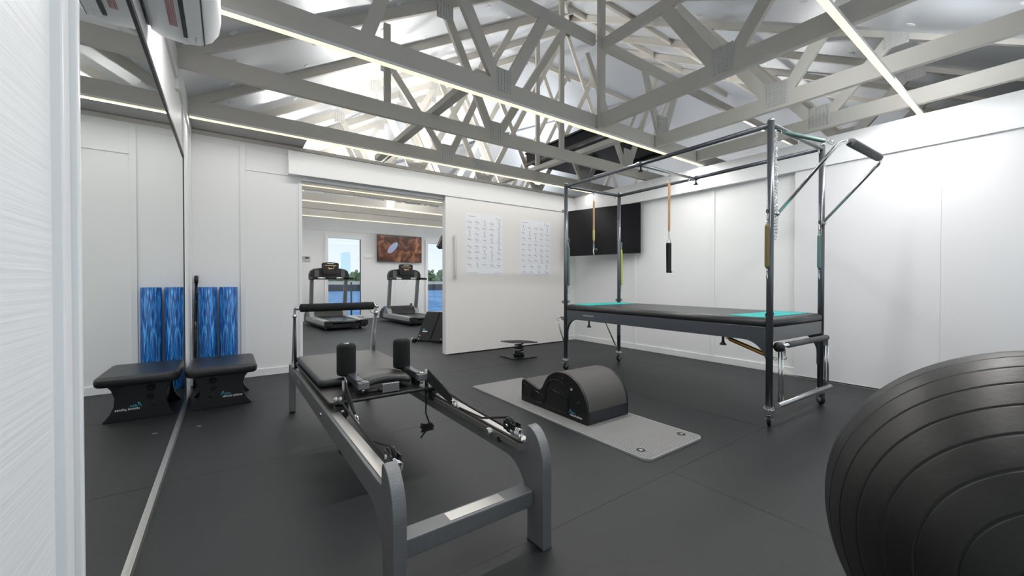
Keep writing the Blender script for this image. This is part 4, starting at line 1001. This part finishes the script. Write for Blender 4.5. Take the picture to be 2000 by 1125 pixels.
# ================================================================ TREADMILL ROOM
def treadmill(loc, rz, label, real=True, dyn=1):
    t = thing('treadmill', label, 'treadmill', loc, rz, group='treadmills facing the window wall')
    W_ = .86; h = .20
    obj('deck_frame', MB().box(-W_/2+.02, W_/2-.02, .03, 1.55, .05, .13), blackp, t, .01)
    obj('running_belt', MB().box(-.26, .26, .045, 1.46, .145, .188), blackv, t, .015)
    obj('roller', MB().cyl((-.27, .035, .165), (.27, .035, .165), .028), blackg, t)
    for s_ in (-1, 1):
        obj('side_rail', MB().prism([(.06, .10), (.06, .195), (1.45, .215), (1.62, .205), (1.62, .10)], 'x', s_*.29 if s_ > 0 else -W_/2, W_/2 if s_ > 0 else -.29), treadsilver, t, .01)
        obj('end_cap', MB().box(s_*(W_/2+.005) if s_ < 0 else .285, -.285 if s_ < 0 else W_/2+.005, -.02, .07, .085, .205), blackp, t, .012)
        up_ = obj('upright', MB().beam((s_*.37, 1.42, .20), (s_*.375, 1.28, 1.12), (1, 0, 0), .075, .085), treadgrey, t, .012)
        obj('upright_foot', MB().prism([(1.28, .19), (1.62, .19), (1.56, .30), (1.45, .36), (1.38, .36)], 'x', s_*.37-.06, s_*.37+.06), treadgrey, t, .02)
        obj('handrail', MB().tube([(s_*.40, 1.28, 1.09), (s_*.405, 1.05, 1.085), (s_*.405, .88, 1.08)], [.03, .028, .026], 12), blackp, t)
        obj('foot', MB().cyl((s_*.34, .22, 0), (s_*.34, .22, .06), .03), blackp, t)
    md = MB(); sec = []
    for y, z in ((1.32, .20), (1.40, .33), (1.55, .385), (1.78, .37), (1.92, .28), (1.95, .12)): sec.append([(-.40, y, z-.05), (-.34, y, z), (.34, y, z), (.40, y, z-.05), (.40, y, .06), (-.40, y, .06)])
    vs = [p for r_ in sec for p in r_]; md.add(vs, [(i*6+k, i*6+(k+1) % 6, (i+1)*6+(k+1) % 6, (i+1)*6+k) for i in range(5) for k in range(6)]+[tuple(range(6)), tuple(30+k for k in range(6))])
    obj('motor_cover', md, blackp, t, .015)
    # console: arched cowl with the display standing on it
    arch = [(-.43, 1.05), (-.43, 1.18), (-.40, 1.26), (-.34, 1.30), (-.2, 1.325), (.2, 1.325), (.34, 1.30), (.40, 1.26), (.43, 1.18), (.43, 1.05), (.2, 1.075), (-.2, 1.075)]
    co = obj('console', MB().prism(arch, 'y', 1.22, 1.36), blackp, t, .015)
    obj('console_pocket', MB().box(-.33, -.24, 1.212, 1.222, 1.12, 1.28).box(.24, .33, 1.212, 1.222, 1.12, 1.28), greyfoam, co)
    obj('crossbar', MB().cyl((-.40, 1.19, 1.085), (.40, 1.19, 1.085), .026), blackg, t)
    obj('grip_sensor', MB().cyl((-.28, 1.187, 1.088), (-.12, 1.187, 1.088), .0275).cyl((.12, 1.187, 1.088), (.28, 1.187, 1.088), .0275), steel, t)
    dsp = obj('display_head', MB().prism([(-.175, 1.20), (-.185, 1.42), (-.16, 1.445), (0, 1.462), (.16, 1.445), (.185, 1.42), (.175, 1.20), (.13, 1.17), (-.13, 1.17)], 'y', 1.17, 1.22), blackp, t, .008)
    obj('display_screen', MB().box(-.14, .14, 1.166, 1.170, 1.27, 1.41), mat('display_glass', (.02, .018, .015), .2) if 'display_glass' not in MATS else MATS['display_glass'], dsp)
    g = MB(); rn = random.Random(4)
    for k in range(9): x = -.12+.028*k; g.box(x, x+.016, 1.164, 1.166, 1.38, 1.387)
    for k in range(7): x = -.06+rn.uniform(0, .14); z = 1.29+rn.uniform(0, .07); g.box(x, x+.010, 1.164, 1.166, z, z+.018)
    obj('display_lights', g, MATS.get('amber_leds') or mat('amber_leds', (.3, .2, .05), .5, emit=(1, .72, .3), estr=1.0), dsp)
    obj('display_badge', MB().box(-.07, .07, 1.164, 1.171, 1.425, 1.435), logo_w, dsp)
    obj('safety_cord', MB().tube([(-.1+.15*i/8, 1.19, 1.06-.09*math.sin(PI*i/8)) for i in range(9)], .003, 6), steel, t)
    return t
treadmill((2.03, 8.72, 0), math.radians(4), 'grey and black treadmill in front of the left window')
treadmill((3.78, 8.58, 0), math.radians(4), 'grey and black treadmill under the canyon picture television')
treadmill((5.62, 8.4, 0), math.radians(4), 'treadmill half hidden behind the sliding door')

# leaning black folding step
fs_ = thing('folded_step', 'black wheeled folding exercise box leaning up in the treadmill room', 'exercise box', (2.80, 6.2, 0))
def lean(x, y, z): return (x+.42*z, y+.0*z, z)
for i, (xa, ya, xb, yb) in enumerate(((2.545, 6.28, 2.70, 6.09), (2.71, 6.08, 2.87, 5.88))):
    mb = MB(); d = Vector((xb-xa, yb-ya, 0)); n_ = Vector((d.y, -d.x, 0)).normalized()*-.10
    b4 = [Vector((xa, ya, .03)), Vector((xb, yb, .03)), Vector((xb, yb, .03))+n_, Vector((xa, ya, .03))+n_]
    mb.add([tuple(p) for p in b4]+[tuple(p+Vector((.20, .02, .47))) for p in b4], [(0, 1, 2, 3), (4, 5, 6, 7), (0, 1, 5, 4), (1, 2, 6, 5), (2, 3, 7, 6), (3, 0, 4, 7)])
    pn = obj('panel', mb, blackp, fs_, .008)
    if i == 0:
        o_ = Vector((xa, ya, .03))+d*.25+Vector((.20, .02, .47))*.32-n_.normalized()*.004
        mk = MB(); q = d.normalized(); mk.beam(o_+q*.0, o_+q*.085, Vector((.2, .02, .47)), .018, .002); obj('logo_text', mk, logo_w, pn)
        mk = MB(); mk.beam(o_+Vector((.015, 0, .035)), o_+Vector((.015, 0, .035))+q*.025, Vector((.2, .02, .47)), .02, .002); obj('logo_mark', mk, logo_t, pn)
obj('base_bar', MB().beam((2.52, 6.30, .03), (2.89, 5.86, .03), (0, 0, 1), .03, .05), blackg, fs_, .004)
obj('wheel', MB().cyl((2.49, 6.27, .035), (2.52, 6.23, .035), .034).cyl((2.84, 5.84, .035), (2.87, 5.80, .035), .034), blackg, fs_)
obj('wheel_bracket', MB().torus((2.48, 6.26, .05), (.7, -.7, 0), .03, .01).ball((2.55, 6.18, .07), .012).ball((2.57, 6.18, .12), .012).ball((2.82, 5.90, .07), .012), steel, fs_)
cb_ = thing('storage_box', 'black box standing behind the leaning folding step', 'box', (3.15, 6.35, 0))
obj('body', MB().box(3.0, 3.4, 6.15, 6.6, 0, .16), blackp, cb_, .01)
obj('lid_edge', MB().box(2.99, 3.41, 6.14, 6.61, .16, .175), steel, cb_, .003)

# small fittings on the far wall
for lb, x0, x1, z0, z1, nm in (('beige thermostat panel at the left of the far wall', 1.47, 1.74, 1.52, 1.66, 'thermostat'), ('double white switch plate between left window and television', 3.07, 3.31, 1.66, 1.77, 'light_switch')):
    t = thing(nm, lb, nm.replace('_', ' '), ((x0+x1)/2, YF, z0))
    obj('plate', MB().box(x0, x1, YF-.02, YF, z0, z1), white if nm[0] == 'l' else mat('beige_plastic', (.5, .49, .45), .5), t, .003)
    if nm[0] == 't':
        obj('display_window', MB().box(x0+.02, x0+.1, YF-.022, YF-.02, z1-.06, z1-.025), blackp, t); obj('display_window', MB().box(x0+.15, x0+.24, YF-.022, YF-.02, z1-.06, z1-.025), blackp, t)
    else:
        for k in range(4): obj('rocker', MB().box(x0+.02+.055*k, x0+.055+.055*k, YF-.025, YF-.02, z0+.02, z1-.02), ac_m, t, .002)
for i, (x, z) in enumerate(((3.13, .43), (4.43, .35))):
    t = thing('power_outlet', ('wall socket with black plugs right of the left window', 'wall socket with black plug under the canyon picture television')[i], 'socket', (x, YF, z))
    obj('plate', MB().box(x-.07, x+.07, YF-.012, YF, z-.04, z+.04), white, t, .003)
    for k in range(2-i): obj('plug', MB().cyl((x-.035+.07*k*(1-i)+.03*i, YF-.05, z), (x-.035+.07*k*(1-i)+.03*i, YF-.012, z), .026), blackp, t)
    pts = [(x, YF-.05, z), (x+.02, YF-.07, z-.12), (x+.12, YF-.10, z-.27), (x+.28, YF-.14, z-.36+.06*i), (x+.5, YF-.3, .01)]
    pts2 = []
    for a, b in zip(pts, pts[1:]):
        for k in range(4): pts2.append(Vector(a).lerp(Vector(b), k/4))
    obj('power_cord', MB().tube(pts2, .006, 6), rope, t)
# black mount glimpsed at the door edge, hung from the truss
wt = thing('tilted_mount', 'black tilted mount seen high beside the sliding door edge', 'mounting', (3.85, 8.02, 1.75))
obj('cabinet', MB().prism([(3.74, 1.78), (3.80, 1.73), (3.98, 1.74), (4.0, 2.0), (3.86, 2.04)], 'y', 7.97, 8.07), blackp, wt, .01)
obj('hanger_rod', MB().cyl((3.97, 8.02, 1.98), (3.97, 8.02, 2.5), .012), white, wt)

# ================================================================ OUTSIDE
setp(obj('lake_water', MB().box(-150, 260, 12.2, 95, -1.2, -1.0), water_m, None, origin=(0, 50, -1)), kind='structure')
setp(obj('quay_wall', MB().box(-150, 260, 92, 96, -1.5, .45), quaym, None, origin=(0, 94, -1)), kind='structure')
setp(obj('shore_bank', MB().box(-200, 300, 96, 125, -1, 1.2), sand, None, origin=(0, 110, -1)), kind='structure')
dk = setp(obj('outer_deck', MB().box(-2, 10, YF+.15, 12.25, -.12, -.02), mat('pale_deck', (.65, .65, .63), .7), None, .005, origin=(4, 11.9, -.1)), kind='structure')
rl_ = thing('deck_railing', 'thin wire railing outside the far windows', 'railing', (4, 12.2, 0))
for x in (1.2, 2.96, 4.7, 6.2): obj('railing_post', MB().box(x-.02, x+.02, 12.18, 12.22, 0, 1.0), quaym, rl_)
for z in (.35, .52, .69): obj('railing_wire', MB().cyl((1.2, 12.2, z), (6.2, 12.2, z), .004), alu, rl_)
rn = random.Random(11)
k = 0
def tree(x, y, zt, r, label):
    t = thing('shore_tree', label, 'tree', (x, y, 1.2), group='trees along the far shore')
    mb = MB()
    for i in range(26):
        a = rn.uniform(0, 2*PI); q = rn.uniform(0, 1)**.5*r; z = 1.2+rn.uniform(.2, 1)*(zt-1.2)*(1-.35*(q/r)**2)
        c = Vector((x+q*math.cos(a), y+q*math.sin(a)*.6, z)); s_ = rn.uniform(.22, .42)*r
        n0 = len(mb.v); mb.ball(c, s_, 7)
        for j in range(n0, len(mb.v)): mb.v[j] = c+(mb.v[j]-c)*rn.uniform(.72, 1.2)
    obj('crown', mb, leafm, t); obj('trunk', MB().cyl((x, y, 1.1), (x, y, 1.2+(zt-1.2)*.6), .25), woodm, t)
hm = MB(); hx_ = -20
while hx_ < 90:
    hm.ball((hx_, 112+rn.uniform(-2, 2), 1.3+rn.uniform(0, .5)), rn.uniform(1.2, 2.0), 6); hx_ += rn.uniform(.7, 1.4)
setp(obj('shore_hedge', hm, leafm, None, origin=(30, 112, 1.2)), 'continuous low green hedge along the far shore', 'hedge', None, 'stuff')
names = ['dark green tree on the shore at the left edge of the left window', 'low shore tree seen between the treadmill uprights', 'tall bushy shore tree right of the pale tower', 'shore tree beside the right edge of the left window', 'green shore tree at the left edge of the right window', 'low green shore tree in the middle of the right window', 'green shore tree behind the half hidden treadmill']
for nm, x, zt, r in zip(names, (17.0, 20.0, 23.0, 26.5, 43, 46.5, 50), (2.6, 2.7, 4.6, 4.0, 4.2, 4.6, 4.4), (1.1, 1.1, 1.2, 1.2, 1.4, 1.4, 1.5)): tree(x, 104, zt, r, nm)
tw = thing('pale_tower', 'hazy pale blue tower far across the water', 'tower', (76, 330, 0))
obj('tower_body', MB().prism([(73.2, 0), (78.8, 0), (78.6, 23), (77.5, 24.5), (73.4, 24)], 'y', 326, 334), towerm, tw)
